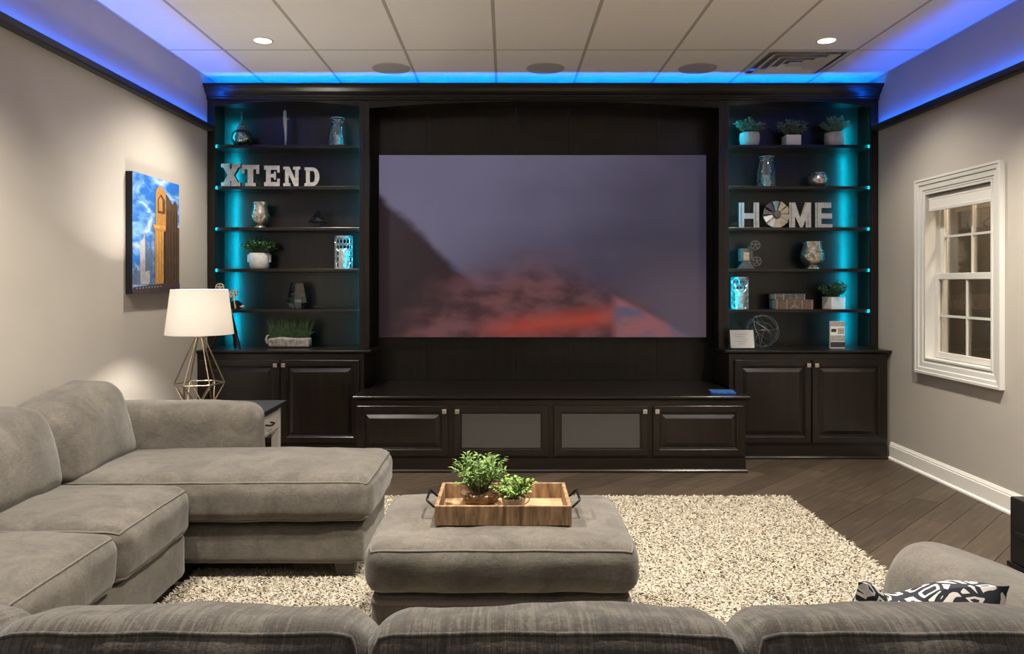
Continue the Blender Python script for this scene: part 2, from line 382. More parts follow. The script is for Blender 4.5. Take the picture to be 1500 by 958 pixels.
# ------------------------------------------------------------------ the setting
def clip_poly(poly, x0, x1, y0, y1):
    for (k, lim, sgn) in ((0, x0, 1), (0, x1, -1), (1, y0, 1), (1, y1, -1)):
        out = []
        for i in range(len(poly)):
            a, c = poly[i], poly[(i + 1) % len(poly)]; da, dc = (a[k] - lim) * sgn, (c[k] - lim) * sgn
            if da >= 0: out.append(a)
            if (da >= 0) != (dc >= 0): t = da / (da - dc); out.append((a[0] + (c[0] - a[0]) * t, a[1] + (c[1] - a[1]) * t))
        poly = out
        if len(poly) < 3: return []
    return poly
floor = struct(MB().box(XL, XR, YREAR, YBACK, -0.06, -0.012).build('floor', 'plank_bed'))
ang = math.radians(45); PW, PL = 0.15, 1.22; ca, sa = math.cos(ang), math.sin(ang); npl = 0
for j in range(-45, 46):
    off = random.random() * PL
    for i in range(-8, 9):
        u0, u1, v0, v1 = i * PL + off + 0.0012, (i + 1) * PL + off - 0.0012, j * PW + 0.0012, (j + 1) * PW - 0.0012
        pl = clip_poly([(u * ca - v * sa, 2.5 + u * sa + v * ca) for u, v in ((u0, v0), (u1, v0), (u1, v1), (u0, v1))], XL, XR, 0.4, YBACK)
        if len(pl) < 3: continue
        cx = sum(p[0] for p in pl) / len(pl); cy = sum(p[1] for p in pl) / len(pl)
        if max(p[1] for p in pl) - min(p[1] for p in pl) < 0.01: continue
        R_ = [((p[0] - cx) * ca + (p[1] - cy) * sa, -(p[0] - cx) * sa + (p[1] - cy) * ca) for p in pl]   # the plank's own axes
        MB().prism(R_, 'z', -0.012, random.uniform(-0.0006, 0.0004)).build('plank', 'plank%d' % random.randrange(5), floor, loc=(cx, cy, 0), rot=(0, 0, ang)); npl += 1
# walls; the right one has the window opening
struct(MB().box(XL - 0.1, XL, YREAR, YBACK, 0, 3.0).build('wall_left', 'wall'))
struct(MB().box(XL - 0.1, XR + 0.1, YBACK, YBACK + 0.1, 0, 3.0).build('wall_back', 'wall'))
# rear wall left out so the even world light fills the room
WY0, WY1, WZ0, WZ1 = 4.385, 5.095, 0.785, 1.910
wr = MB()
wr.box(XR, XR + 0.14, YREAR, WY0, 0, 3.0).box(XR, XR + 0.14, WY1, YBACK, 0, 3.0).box(XR, XR + 0.14, WY0, WY1, 0, WZ0).box(XR, XR + 0.14, WY0, WY1, WZ1, 3.0)
struct(wr.build('wall_right', 'wall'))
# ceiling: slab, lay-in tiles and the bars between them
ceil = struct(MB().box(XL - 0.1, XR + 0.14, YREAR, YBACK, ZC + 0.03, ZC + 0.12).build('ceiling', 'trim_white'))
gx = [XL] + [-0.074 + 0.61 * k for k in range(-3, 5)] + [XR]
gy = [YREAR, -1.03, 0.19, 1.41, 2.63, 3.85, 5.07, YBACK]
for i in range(len(gx) - 1):
    for j in range(len(gy) - 1):
        y1 = gy[j + 1]; y0 = gy[j]
        if j == len(gy) - 2 and i == 7: y0 = 5.68          # the air diffuser fills this bay
        MB().box(gx[i] + 0.010, gx[i + 1] - 0.010, y0 + 0.008, y1 - 0.008, ZC, ZC + 0.014).build('tile', 'tile', ceil, bevel=0.002)
for x in gx[1:-1]: MB().box(x - 0.0115, x + 0.0115, YREAR, YBACK, ZC + 0.001, ZC + 0.0045).build('grid_bar', 'grid', ceil)
for y in gy[1:-1]: MB().box(XL, XR, y - 0.0115, y + 0.0115, ZC + 0.0008, ZC + 0.004).build('grid_bar', 'grid', ceil)
MB().box(gx[7], gx[8], 5.669, 5.692, ZC + 0.0008, ZC + 0.004).build('grid_bar', 'grid', ceil)
for x0, x1 in ((XL, XL + 0.012), (XR - 0.012, XR)): MB().box(x0, x1, YREAR, YBACK, ZC - 0.002, ZC + 0.003).build('grid_bar', 'grid', ceil)
# baseboards
def baseboard(name, sgn, x, y0, y1):
    pr = [(0, 0), (0.024, 0), (0.024, 0.010), (0.019, 0.018), (0.014, 0.020), (0.014, 0.098), (0.011, 0.104), (0.011, 0.110), (0.006, 0.122), (0.004, 0.128), (0, 0.128)]
    o = struct(MB().prism([(x - sgn * a, z) for a, z in pr], 'y', y0, y1).build(name, 'trim_white'))
baseboard('baseboard_right', 1, XR, YREAR, 5.555); baseboard('baseboard_left', -1, XL, YREAR, 5.555)
# dark picture rails that hide the blue light strips
def rail(name, sgn, x):
    a = lambda d: x - sgn * d
    o = struct(MB().prism([(a(0), 2.462), (a(0.046), 2.462), (a(0.052), 2.470), (a(0.052), 2.503), (a(0.042), 2.503), (a(0.042), 2.474), (a(0), 2.474)], 'y', YREAR, 5.735).build(name, 'dark_rail'))
rail('trim_1', -1, XL); rail('trim_2', 1, XR)
def led(name, label, b_, m):
    o = thing(name, (0, 0, 0), label, 'light strip', 'blue cove light strips'); return o
def strip_x(x, y0, y1, z, label):
    c = Vector((x, y0, z)); t = thing('light_strip', c, label, 'light strip', 'blue cove light strips')
    MB().box(x - 0.006, x + 0.006, y0, y1, z, z + 0.003).build('tape', 'trim_white', t)
    MB().box(x - 0.004, x + 0.004, y0, y1, z + 0.003, z + 0.006).build('diode_line', 'led_blue', t)
strip_x(XL + 0.022, YREAR, 5.73, 2.475, 'blue light strip hidden behind the dark rail above the canvas print')
strip_x(XR - 0.022, YREAR, 5.73, 2.475, 'blue light strip hidden behind the dark rail above the window')
t = thing('light_strip', (XL, 5.764, 2.707), 'bright blue light strip hidden behind the dark crown molding', 'light strip', 'blue cove light strips')
MB().box(XL + 0.02, XR - 0.02, 5.757, 5.771, 2.707, 2.710).build('tape', 'trim_white', t)
MB().box(XL + 0.02, XR - 0.02, 5.759, 5.769, 2.710, 2.714).build('diode_line', 'led_crown', t)

# window: picture-frame casing, jamb, two sashes with four panes each
win = struct(MB().box(XR + 0.128, XR + 0.139, WY0 - 0.02, WY1 + 0.02, WZ0 - 0.03, WZ0 - 0.005).build('window_1', 'window_white'))
prof = [(0.0, 0.006), (0.006, 0.012), (0.016, 0.013), (0.020, 0.020), (0.050, 0.024), (0.056, 0.034), (0.076, 0.037), (0.082, 0.044), (0.096, 0.044), (0.096, 0.0)]
def ccorner(o_, k):
    return [(WY0 - o_, WZ0 - o_), (WY1 + o_, WZ0 - o_), (WY1 + o_, WZ1 + o_), (WY0 - o_, WZ1 + o_)][k]
for k in range(4):
    b_ = MB(); vs, fs = [], []
    for (o_, h) in prof:
        for kk in (k, (k + 1) % 4): y, z = ccorner(o_, kk); vs.append((XR - 0.68 * h, y, z))
    for i in range(len(prof) - 1): fs.append((2 * i, 2 * i + 1, 2 * i + 3, 2 * i + 2))
    b_.add(vs, fs).build('casing', 'window_white', win)
for bx in ((WY0, WY0 + 0.012, WZ0, WZ1), (WY1 - 0.012, WY1, WZ0, WZ1), (WY0 + 0.012, WY1 - 0.012, WZ0, WZ0 + 0.012), (WY0 + 0.012, WY1 - 0.012, WZ1 - 0.012, WZ1)):
    MB().box(XR - 0.012, XR + 0.135, *bx).build('jamb', 'window_white', win)
def sash(x, y0, y1, z0, z1):
    fw = 0.042; b_ = MB()
    b_.box(x, x + 0.03, y0, y0 + fw, z0, z1).box(x, x + 0.03, y1 - fw, y1, z0, z1).box(x, x + 0.03, y0 + fw, y1 - fw, z0, z0 + fw).box(x, x + 0.03, y0 + fw, y1 - fw, z1 - fw, z1)
    s = b_.build('sash', 'window_white', win, bevel=0.003)
    ym, zm = (y0 + y1) / 2, (z0 + z1) / 2; g = 0.0075
    MB().box(x + 0.006, x + 0.024, ym - g, ym + g, z0 + fw, z1 - fw).build('muntin', 'window_white', s)
    MB().box(x + 0.007, x + 0.023, y0 + fw, y1 - fw, zm - g, zm + g).build('muntin', 'window_white', s)
    for ya, yb in ((y0 + fw, ym - g), (ym + g, y1 - fw)):
        for za, zb in ((z0 + fw, zm - g), (zm + g, z1 - fw)): MB().box(x + 0.013, x + 0.017, ya, yb, za, zb).build('pane', 'pane_glass', s)
ZM = 1.345
sash(XR + 0.086, WY0 + 0.02, WY1 - 0.02, ZM - 0.02, WZ1 - 0.012); sash(XR + 0.052, WY0 + 0.014, WY1 - 0.014, WZ0 + 0.014, ZM + 0.022)
struct(MB().box(3.75, 3.8, 3.2, 7.2, 0, 3.0).build('wall_outside', 'hall_wall'))
hl = bpy.data.lights.new('window_fill', 'POINT'); hl.energy = 700; hl.color = (1, 0.88, 0.7); hl.shadow_soft_size = 0.1  # added unseen light that brightens what shows through the panes
hlo = bpy.data.objects.new('window_fill', hl); col.objects.link(hlo); hlo.location = (3.4, 4.2, 2.6)
rs = thing('roller_shade', (XR + 0.03, (WY0 + WY1) / 2, WZ1 - 0.10), 'white roller shade rolled up at the top of the window', 'window shade')
pr = [(XR + 0.035 + 0.027 * math.cos(a), WZ1 - 0.042 + 0.027 * math.sin(a)) for a in [2 * PI * k / 18 for k in range(18)]]
MB().prism(pr, 'y', WY0 + 0.016, WY1 - 0.016).build('roll', 'shade_white', rs, 30)
MB().box(XR + 0.010, XR + 0.0125, WY0 + 0.022, WY1 - 0.022, WZ1 - 0.105, WZ1 - 0.042).build('cloth', 'shade_white', rs)
MB().box(XR + 0.004, XR + 0.019, WY0 + 0.022, WY1 - 0.022, WZ1 - 0.130, WZ1 - 0.105).build('hem_bar', 'window_white', rs, bevel=0.004)

# recessed downlights, ceiling speakers, air diffuser
first = None
names = ['above the canvas print', 'next to the air diffuser', 'above the armless sofa section, added out of view', 'above the ottoman, added out of view', 'above the subwoofer, added out of view', 'above the corner of the long sofa, added out of view', 'above the middle of the long sofa, added out of view', 'above the arm of the long sofa, added out of view']
for i, (x, y) in enumerate(DOWNLIGHTS):
    lab = 'round lit recessed downlight in the ceiling tile ' + names[i]
    t = thing('recessed_light', (x, y, ZC), lab, 'ceiling light', 'recessed downlights')
    MB().lathe([(0.052, -0.001), (0.056, -0.005), (0.068, -0.004), (0.070, 0.0)], 32, caps=False).build('trim_ring', 'trim_white', t, 60, loc=(0, 0, 0))
    MB().lathe([(0.0005, -0.0035), (0.053, -0.0030)], 32, caps=False).build('lens', 'down_lens', t, loc=(0, 0, 0))
    ld = bpy.data.lights.new('downlight_beam', 'SPOT'); ld.energy = DOWN_W * (0.64, 0.36, 1.65, 1.7, 1.9, 0.15, 0.08, 0.15)[i]; ld.color = DOWN_COL; ld.spot_size = math.radians(128); ld.spot_blend = 0.75; ld.shadow_soft_size = 0.05
    lo = bpy.data.objects.new('downlight_beam', ld); col.objects.link(lo); lo.parent = t; lo.location = (0, 0, -0.06)
for px, lab in ((573, 'round grey ceiling speaker above the left end of the screen recess'), (799, 'round grey ceiling speaker above the middle of the screen'), (1022, 'round grey ceiling speaker next to the air diffuser')):
    t = thing('ceiling_speaker', (Xp(px, 5.5), 5.5, ZC), lab, 'speaker', 'ceiling speakers')
    MB().lathe([(0.0005, -0.0045), (0.120, -0.0035), (0.131, -0.002)], 40, caps=False).build('grille', 'grille', t, loc=(0, 0, 0))
    MB().lathe([(0.130, 0), (0.130, -0.006), (0.137, -0.005), (0.139, 0)], 40, caps=False).build('rim', 'grille', t, 60, loc=(0, 0, 0))
vx, vy = (gx[7] + gx[8]) / 2, 5.375
t = thing('air_diffuser', (vx, vy, ZC), 'square white air diffuser with nested louvers in the ceiling', 'air vent')
MB().box(vx - 0.292, vx + 0.292, vy - 0.292, vy + 0.292, ZC + 0.020, ZC + 0.024).build('plenum', 'vent_dark', t)
def sq_frame(ro, ri, zo, zi, th=0.003):
    b_ = MB(); c4 = lambda r, z: [(vx - r, vy - r, z), (vx + r, vy - r, z), (vx + r, vy + r, z), (vx - r, vy + r, z)]
    vs = c4(ro, zo) + c4(ri, zi) + c4(ro, zo + th) + c4(ri, zi + th); fs = []
    for i in range(4):
        j = (i + 1) % 4; fs += [(j, i, 4 + i, 4 + j), (8 + i, 8 + j, 12 + j, 12 + i), (i, j, 8 + j, 8 + i), (5 + i if i < 3 else 4, 4 + i, 12 + i, 12 + j)]
    return b_.add(vs, fs)
sq_frame(0.294, 0.268, ZC - 0.002, ZC - 0.002).build('frame', 'vent_white', t)
for ro, ri in ((0.232, 0.188), (0.165, 0.122), (0.100, 0.060)): sq_frame(ro, ri, ZC - 0.010, ZC + 0.010).build('louver', 'vent_white', t)
MB().prism([(vx - 0.045, vy - 0.045), (vx + 0.045, vy - 0.045), (vx + 0.045, vy + 0.045), (vx - 0.045, vy + 0.045)], 'z', ZC - 0.010, ZC - 0.006).build('center_plate', 'vent_white', t)

# ------------------------------------------------------------------ built-in cabinetry
def arch(x0, x1, z_end, z_mid, z_top, n=20):
    pts = [(x0, z_top), (x0, z_end)]
    for k in range(1, n): s_ = -1 + 2 * k / n; pts.append((x0 + (x1 - x0) * k / n, z_end + (z_mid - z_end) * (1 - s_ * s_)))
    return pts + [(x1, z_end), (x1, z_top)]
SHELF_Z = (2.366, 2.048, 1.730, 1.412, 1.098)
CT = 0.804                                          # counter top height
def bookcase(x0, x1, outer, lab):
    t = thing('bookcase', ((x0 + x1) / 2, YU, CT), lab, 'bookcase', 'built-in bookcases')
    so, si = 0.057, 0.039; left_outer = outer < 0
    a = x0 + (so if left_outer else si); c = x1 - (si if left_outer else so)
    for xa, xb in ((x0, a), (c, x1)): MB().box(xa, xb, YU, YU + 0.02, CT, 2.699).build('stile', 'espresso', t, bevel=0.002)
    MB().prism(arch(a, c, 2.650, 2.691, 2.699), 'y', YU + 0.001, YU + 0.02).build('arched_valance', 'espresso_h', t)
    for xa, xb in ((x0, a - 0.022), (c + 0.022, x1)): MB().box(xa, xb, YU + 0.02, YK, CT, 2.70).build('side_panel', 'espresso', t)
    MB().box(x0, x1, YK, YK + 0.012, CT, 2.70).build('back_panel', 'espresso', t)
    MB().box(x0, x1, YU + 0.02, YK + 0.012, 2.70, 2.705).build('top_panel', 'espresso_h', t)
    for z in SHELF_Z: MB().box(a - 0.0215, c + 0.0215, YU + 0.038, YK - 0.001, z - 0.024, z).build('shelf', 'espresso_h', t, bevel=0.003)
    for xa in (a - 0.010, c + 0.010):
        s = MB().box(xa - 0.005, xa + 0.005, YU + 0.021, YU + 0.0225, CT + 0.01, 2.62).build('light_tape', 'black_rubber', t)
        b_ = MB(); z = CT + 0.02
        while z < 2.61: b_.add([(xa - 0.003, YU + 0.0229, z), (xa - 0.003, YU + 0.0229, z + 0.010), (xa + 0.003, YU + 0.0229, z + 0.010), (xa + 0.003, YU + 0.0229, z)], [(0, 1, 2, 3)]); z += 0.0165
        b_.build('diode', 'led_cyan', s)
    return t
bookcase(XL + 0.003, -1.083, -1, 'dark wood bookcase with cyan side lights holding the word XTEND')
bookcase(1.667, XR - 0.003, 1, 'dark wood bookcase with cyan side lights holding the word HOME')
# the recess for the screen
t = thing('screen_surround', (0.292, YU, 0.525), 'dark wood recess with an arched top around the screen', 'wall paneling')
for xa, xb in ((-1.083, -1.044), (1.628, 1.667)):
    MB().box(xa, xb, YU, YU + 0.02, 0.804, 2.699).build('stile', 'espresso', t, bevel=0.002)
for xa, xb in ((-1.083, -1.068), (1.652, 1.667)): MB().box(xa, xb, YU + 0.02, YK, 0.8045, 2.70).build('side_panel', 'espresso', t)
MB().prism(arch(-1.044, 1.628, 2.640, 2.692, 2.699, 30), 'y', YU + 0.001, YU + 0.02).build('arched_valance', 'espresso_h', t)
xs = [-1.068, -0.63, 0.08, 0.50, 1.21, 1.652]
for i in range(5): MB().box(xs[i] + 0.001, xs[i + 1] - 0.001, YK, YK + 0.012, 0.526, 2.70).build('back_panel', 'espresso', t, bevel=0.001)
MB().box(-1.068, 1.652, YU + 0.02, YK + 0.012, 2.70, 2.705).build('top_panel', 'espresso_h', t)
# crown
pr = [(5.752, 2.700), (5.728, 2.700), (5.728, 2.712), (5.722, 2.718), (5.722, 2.726), (5.716, 2.733), (5.704, 2.742), (5.690, 2.756), (5.680, 2.772), (5.675, 2.780), (5.664, 2.782), (5.660, 2.790), (5.652, 2.794), (5.650, 2.808), (5.668, 2.808), (5.700, 2.770), (5.735, 2.712), (5.752, 2.712)]
cm = MB().prism(pr, 'x', XL + 0.002, XR - 0.002).build('crown_molding', 'espresso_top'); tag(cm, 'dark wood crown molding running wall to wall above the bookcases', 'molding')
# doors
def door(parent, x0, x1, z0, z1, y, kind, knob):
    fw = 0.055; b_ = MB(); yo, yi = y - 0.021, y - 0.001
    def R(d, yy): return [(x0 + d, yy, z0 + d), (x1 - d, yy, z0 + d), (x1 - d, yy, z1 - d), (x0 + d, yy, z1 - d)]
    loops = [R(0, yi), R(0, yo + 0.003), R(0.003, yo), R(fw - 0.014, yo), R(fw - 0.010, yo + 0.004), R(fw - 0.004, yo + 0.005), R(fw, yo + 0.011), R(fw, yi)]
    vs = sum(loops, []); fs = []
    for i in range(len(loops) - 1):
        for k in range(4): fs.append((4 * i + k, 4 * i + (k + 1) % 4, 4 * i + 4 + (k + 1) % 4, 4 * i + 4 + k))
    d = b_.add(vs, fs).build('door', 'espresso', parent)
    if kind == 'raised':
        loops = [R(fw, yo + 0.014), R(fw + 0.006, yo + 0.014), R(fw + 0.030, yo + 0.004), R(fw + 0.034, yo + 0.003)]; vs = sum(loops, []); fs = [(12, 13, 14, 15)]
        for i in range(3):
            for k in range(4): fs.append((4 * i + k, 4 * i + (k + 1) % 4, 4 * i + 4 + (k + 1) % 4, 4 * i + 4 + k))
        MB().add(vs, fs).build('panel', 'espresso', d)
    else:
        pn = MB().box(x0 + fw, x1 - fw, yo + 0.009, yo + 0.013, z0 + fw, z1 - fw).build('panel', 'speaker_cloth', d); pn['label'] = 'grey speaker cloth panel'
    kx = x1 - 0.024 if knob > 0 else x0 + 0.024; kz = z1 - 0.060 + (0.025 if kind else 0)
    k = MB().box(kx - 0.005, kx + 0.005, yo - 0.016, yo, kz - 0.005, kz + 0.005).box(kx - 0.015, kx + 0.015, yo - 0.026, yo - 0.015, kz - 0.015, kz + 0.015).build('knob', 'nickel', d, bevel=0.002)
    k['label'] = 'square brushed nickel knob'
def base_cab(x0, x1, doors, lab):
    t = thing('base_cabinet', ((x0 + x1) / 2, YB, 0), lab, 'cabinet', 'built-in base cabinets')
    MB().box(x0, x1, YB, 5.995, 0.10, 0.779).build('body', 'espresso', t, bevel=0.002)
    MB().box(x0, x1, YB - 0.002, 5.995, 0.018, 0.10).build('plinth', 'espresso_h', t)
    MB().prism([(YB - 0.016, 0.0), (YB - 0.016, 0.012), (YB - 0.010, 0.020), (YB - 0.002, 0.024), (YB + 0.05, 0.024), (YB + 0.05, 0.0)], 'x', x0, x1).build('shoe_molding', 'espresso_h', t)
    for (a, c, k) in doors: door(t, a, c, 0.122, 0.732, YB, 'raised', k)
base_cab(XL + 0.002, -1.05, [(-2.262, -1.672, 1), (-1.660, -1.082, -1)], 'dark wood base cabinet with two doors beside the end table')
base_cab(1.652, XR - 0.026, [(1.690, 2.252, 1), (2.262, 2.800, -1)], 'dark wood base cabinet with two doors beside the white baseboard')
def counter(x0, x1, y0, y1, z0, z1, lab, name='countertop', flare=0.0):
    pr = [(y1, z0), (y0 + 0.012, z0), (y0 + 0.004, z0 + 0.006), (y0, z0 + 0.010), (y0, z1 - 0.003), (y0 + 0.003, z1), (y1, z1)]
    tag(MB().prism(pr, 'x', x0, x1).build(name, 'espresso_top'), lab, 'countertop')
counter(XL + 0.001, -1.0, YB - 0.022, YK - 0.002, 0.780, 0.8035, 'dark polished countertop under the bookcase with the grass planter')
counter(1.62, XR - 0.001, YB - 0.022, YK - 0.002, 0.780, 0.8035, 'dark polished countertop under the wire sphere')
# media console
CX0, CX1 = -1.023, 1.648
t = thing('media_console', ((CX0 + CX1) / 2, YC, 0), 'long low dark wood media console with four doors under the screen', 'media console')
MB().box(CX0, CX1, YC, YB - 0.03, 0.10, 0.499).box(-0.99, 1.615, YB - 0.03, YK - 0.002, 0.10, 0.499).build('body', 'espresso_h', t, bevel=0.002)
MB().box(CX0, CX1, YC - 0.002, YB - 0.03, 0.018, 0.10).build('plinth', 'espresso_h', t)
MB().prism([(YC - 0.016, 0.0), (YC - 0.016, 0.014), (YC - 0.010, 0.022), (YC - 0.002, 0.026), (YC + 0.05, 0.026), (YC + 0.05, 0.0)], 'x', CX0 - 0.01, CX1 + 0.01).build('shoe_molding', 'espresso_h', t)
for (pa, pb, kind, kn) in ((523.5, 656.5, 'raised', 1), (665, 803.5, 'cloth', -1), (811, 948.5, 'cloth', 1), (956, 1089, 'raised', -1)):
    door(t, Xp(pa, YC), Xp(pb, YC), 0.118, 0.460, YC, kind, kn)
pr = [(YB - 0.03, 0.500), (YC - 0.008, 0.500), (YC - 0.018, 0.508), (YC - 0.020, 0.512), (YC - 0.020, 0.522), (YC - 0.017, 0.525), (YB - 0.03, 0.525)]
ct = MB().prism(pr, 'x', -1.047, 1.676).box(-1.0, 1.62, YB - 0.03, YK - 0.001, 0.500, 0.525).build('console_top', 'espresso_top')
tag(ct, 'long dark polished top of the media console', 'countertop')
# screen
t = thing('video_screen', (0.291, 5.95, 0.869), 'large wide flat screen lit with soft purple and red colour', 'screen')
MB().box(-1.008, 1.590, 5.945, 5.998, 0.869, 2.319).build('cabinet', 'black_plastic', t, bevel=0.002)
MB().box(-1.003, 1.585, 5.9435, 5.9445, 0.874, 2.314).build('picture', 'screen_picture', t)
b_ = MB()
for bx in ((-1.008, -1.003, 0.869, 2.319), (1.585, 1.590, 0.869, 2.319), (-1.003, 1.585, 0.869, 0.874), (-1.003, 1.585, 2.314, 2.319)): b_.box(bx[0], bx[1], 5.941, 5.946, bx[2], bx[3])
b_.build('bezel', 'black_plastic', t)

# ------------------------------------------------------------------ rug
RX0, RX1, RY0, RY1 = -1.37, 1.69, 1.15, 4.50
t = thing('shag_rug', ((RX0 + RX1) / 2, (RY0 + RY1) / 2, 0), 'cream and beige shag rug under the ottoman on the wood floor', 'rug')
MB().box(RX0, RX1, RY0, RY1, 0.0008, 0.010).build('backing', 'rug_base', t)
pv, pf = [], []; rnd = random.Random(3)
def tuft(x, y):
    a = rnd.uniform(0, 2 * PI); L = rnd.uniform(0.016, 0.028); wd = rnd.uniform(0.0025, 0.0048); lean = rnd.uniform(0.3, 1.3) * L
    dx, dy = math.cos(a), math.sin(a); nx, ny = -dy * wd, dx * wd; n = len(pv)
    z0, z1, z2 = 0.008, 0.010 + L * 0.65, 0.010 + L * rnd.uniform(0.55, 0.95)
    pv.extend(((x - nx, y - ny, z0), (x + nx, y + ny, z0), (x + dx * lean * 0.35 + nx, y + dy * lean * 0.35 + ny, z1), (x + dx * lean * 0.35 - nx, y + dy * lean * 0.35 - ny, z1), (x + dx * lean, y + dy * lean, z2)))
    pf.append((n, n + 1, n + 2, n + 3)); pf.append((n + 3, n + 2, n + 4))
def hidden(x, y): return (x < -0.95 and y > 3.35) or (x < -1.4) or (-0.3 < x < 0.3 and 2.5 < y < 2.85) or y < 1.75
for k in range(230000):
    x, y = rnd.uniform(RX0, RX1), rnd.uniform(1.75, RY1)
    if not hidden(x, y): tuft(x, y)
m_ = MB(); m_.v, m_.f = pv, pf
o = m_.build('pile', 'rug_pile', t, None); tag(o, kind='stuff')

# ------------------------------------------------------------------ sectional sofa
def foot(parent, x, y, z1, name='foot'):
    b_ = MB(); z0 = 0.012
    b_.add([(x - 0.032, y - 0.032, z0), (x + 0.032, y - 0.032, z0), (x + 0.032, y + 0.032, z0), (x - 0.032, y + 0.032, z0), (x - 0.045, y - 0.045, z1), (x + 0.045, y - 0.045, z1), (x + 0.045, y + 0.045, z1), (x - 0.045, y + 0.045, z1)],
           [(0, 3, 2, 1), (4, 5, 6, 7), (0, 1, 5, 4), (1, 2, 6, 5), (2, 3, 7, 6), (3, 0, 4, 7)]).build(name, 'foot_wood', parent)
# chaise section with its arm
ch = thing('chaise_sofa', (-1.4, 3.5, 0), 'grey fabric chaise section with arm by the end table', 'sofa', 'grey sectional sofa pieces')
Cushion(-2.265, -0.615, 3.235, 3.835, 0.085, 0.262, 0.03, 0, 0.004, 0.002, 1, 16).build('base', 'sofa', ch)
def taper(q): return Vector((q.x, q.y, q.z + 0.012 * max(0, (q.x + 1.3)) ))
Cushion(-2.00, -0.575, 3.205, 3.845, 0.262, 0.452, 0.062, 0.040, 0.016, 0.006, 2, 28, taper).build('seat_cushion', 'sofa', ch, [(2, 1), (2, -1)])
def lean(yc, k): return lambda q: Vector((q.x - 0.30 * (q.z - 0.42), q.y, q.z + (q.z - 0.42) * k * (q.y - yc)))
Cushion(-2.10, -1.83, 3.20, 3.80, 0.425, 0.770, 0.066, 0.024, 0.040, 0.007, 3, 22, lean(3.5, 0.38)).build('back_cushion', 'sofa', ch, [(0, -1)])
Cushion(-2.275, -2.06, 3.22, 3.83, 0.26, 0.62, 0.05, 0, 0.01, 0.003, 4, 14).build('back_frame', 'sofa', ch)
def arm_sh(q): return Vector((q.x, q.y, q.z - 0.03 * max(0, q.x + 1.5)))
Cushion(-2.27, -1.280, 3.80, 4.03, 0.085, 0.675, 0.075, 0.012, 0.012, 0.005, 5, 24, arm_sh).build('arm', 'sofa', ch)
for fx, fy in ((-0.70, 3.30), (-0.70, 3.77), (-2.15, 3.30), (-2.15, 3.77)): foot(ch, fx, fy, 0.09)
# middle section along the left wall
ms = thing('sofa_section', (-1.8, 2.6, 0), 'grey fabric armless sofa section against the wall under the canvas print', 'sofa', 'grey sectional sofa pieces')
Cushion(-2.265, -1.365, 1.985, 3.215, 0.05, 0.235, 0.025, 0, 0.004, 0.002, 6, 16).build('base', 'sofa', ms)
for k, (y0, y1) in enumerate(((2.615, 3.205), (2.02, 2.61))):
    Cushion(-2.02, -1.335, y0, y1, 0.235, 0.440, 0.060, 0.028, 0.014, 0.006, 7 + k, 26).build('seat_cushion', 'sofa', ms, [(2, 1), (2, -1)])
    Cushion(-2.12, -1.84, y0 - 0.01, y1 - 0.012, 0.43, 0.760, 0.066, 0.024, 0.040, 0.007, 10 + k, 22, lean((y0 + y1) / 2, 0.15)).build('back_cushion', 'sofa', ms, [(0, -1)])
Cushion(-2.275, -2.07, 1.99, 3.21, 0.235, 0.62, 0.05, 0, 0.01, 0.003, 4, 14).build('back_frame', 'sofa', ms)
for fx, fy in ((-1.45, 2.07), (-1.45, 3.13), (-2.2, 2.07), (-2.2, 3.13)): foot(ms, fx, fy, 0.055)
# long section with its back to the camera
ls = thing('long_sofa', (0, 1.5, 0), 'long grey fabric sofa seen from behind facing the screen, patterned pillow on it', 'sofa', 'grey sectional sofa pieces')
Cushion(-2.265, 0.965, 0.93, 1.925, 0.05, 0.235, 0.025, 0, 0.004, 0.002, 6, 16).build('base', 'sofa', ls)
edges = [(-2.02, -1.445), (-1.44, -0.832), (-0.830, -0.226), (-0.222, 0.384), (0.388, 0.962)]
for k, (x0, x1) in enumerate(edges):
    Cushion(x0, x1, 1.30, 1.945, 0.235, 0.425, 0.055, 0.02, 0.01, 0.005, 20 + k, 20).build('seat_cushion', 'sofa', ls, [(2, 1)])
    if k: Cushion(x0, x1, 1.17, 1.39, 0.415, 0.735, 0.060, 0.012, 0.02, 0.007, 30 + k, 30, lambda q: Vector((q.x, q.y, q.z + 0.25 * (1.28 - q.y)))).build('back_cushion', 'sofa_rib', ls, [(1, -1)], 'sofa_rib')
Cushion(-2.265, 1.0, 0.93, 1.13, 0.235, 0.60, 0.05, 0, 0.006, 0.003, 4, 18).build('back_frame', 'sofa_rib', ls)
ap = [(0.970, 0.06), (0.968, 0.40), (0.976, 0.50), (0.998, 0.575), (1.035, 0.620), (1.085, 0.635), (1.14, 0.628), (1.21, 0.604), (1.29, 0.574), (1.35, 0.545), (1.385, 0.50), (1.395, 0.44), (1.395, 0.06)]
am = Vector((1.18, 0, 0.33)); b_ = MB(); ys = [(0.94, 0.96), (0.95, 1.0), (1.2, 1.0), (1.5, 1.0), (1.8, 1.0), (1.92, 0.995), (1.955, 0.975), (1.97, 0.94)]; vs, fs = [], []
from mathutils import geometry
fine = []
for i in range(len(ap)):
    p0, p1, p2, p3 = [Vector(ap[max(0, min(len(ap) - 1, i + d))]) for d in (-1, 0, 1, 2)]
    if i == len(ap) - 1: fine.append(p1); break
    for k in range(4):
        t_ = k / 4; fine.append(0.5 * ((2 * p1) + (p2 - p0) * t_ + (2 * p0 - 5 * p1 + 4 * p2 - p3) * t_ ** 2 + (3 * p1 - p0 - 3 * p2 + p3) * t_ ** 3))
for (y, s_) in ys:
    for p in fine: vs.append((am.x + (p.x - am.x) * s_, y, am.z + (p.y - am.z) * s_))
n = len(fine)
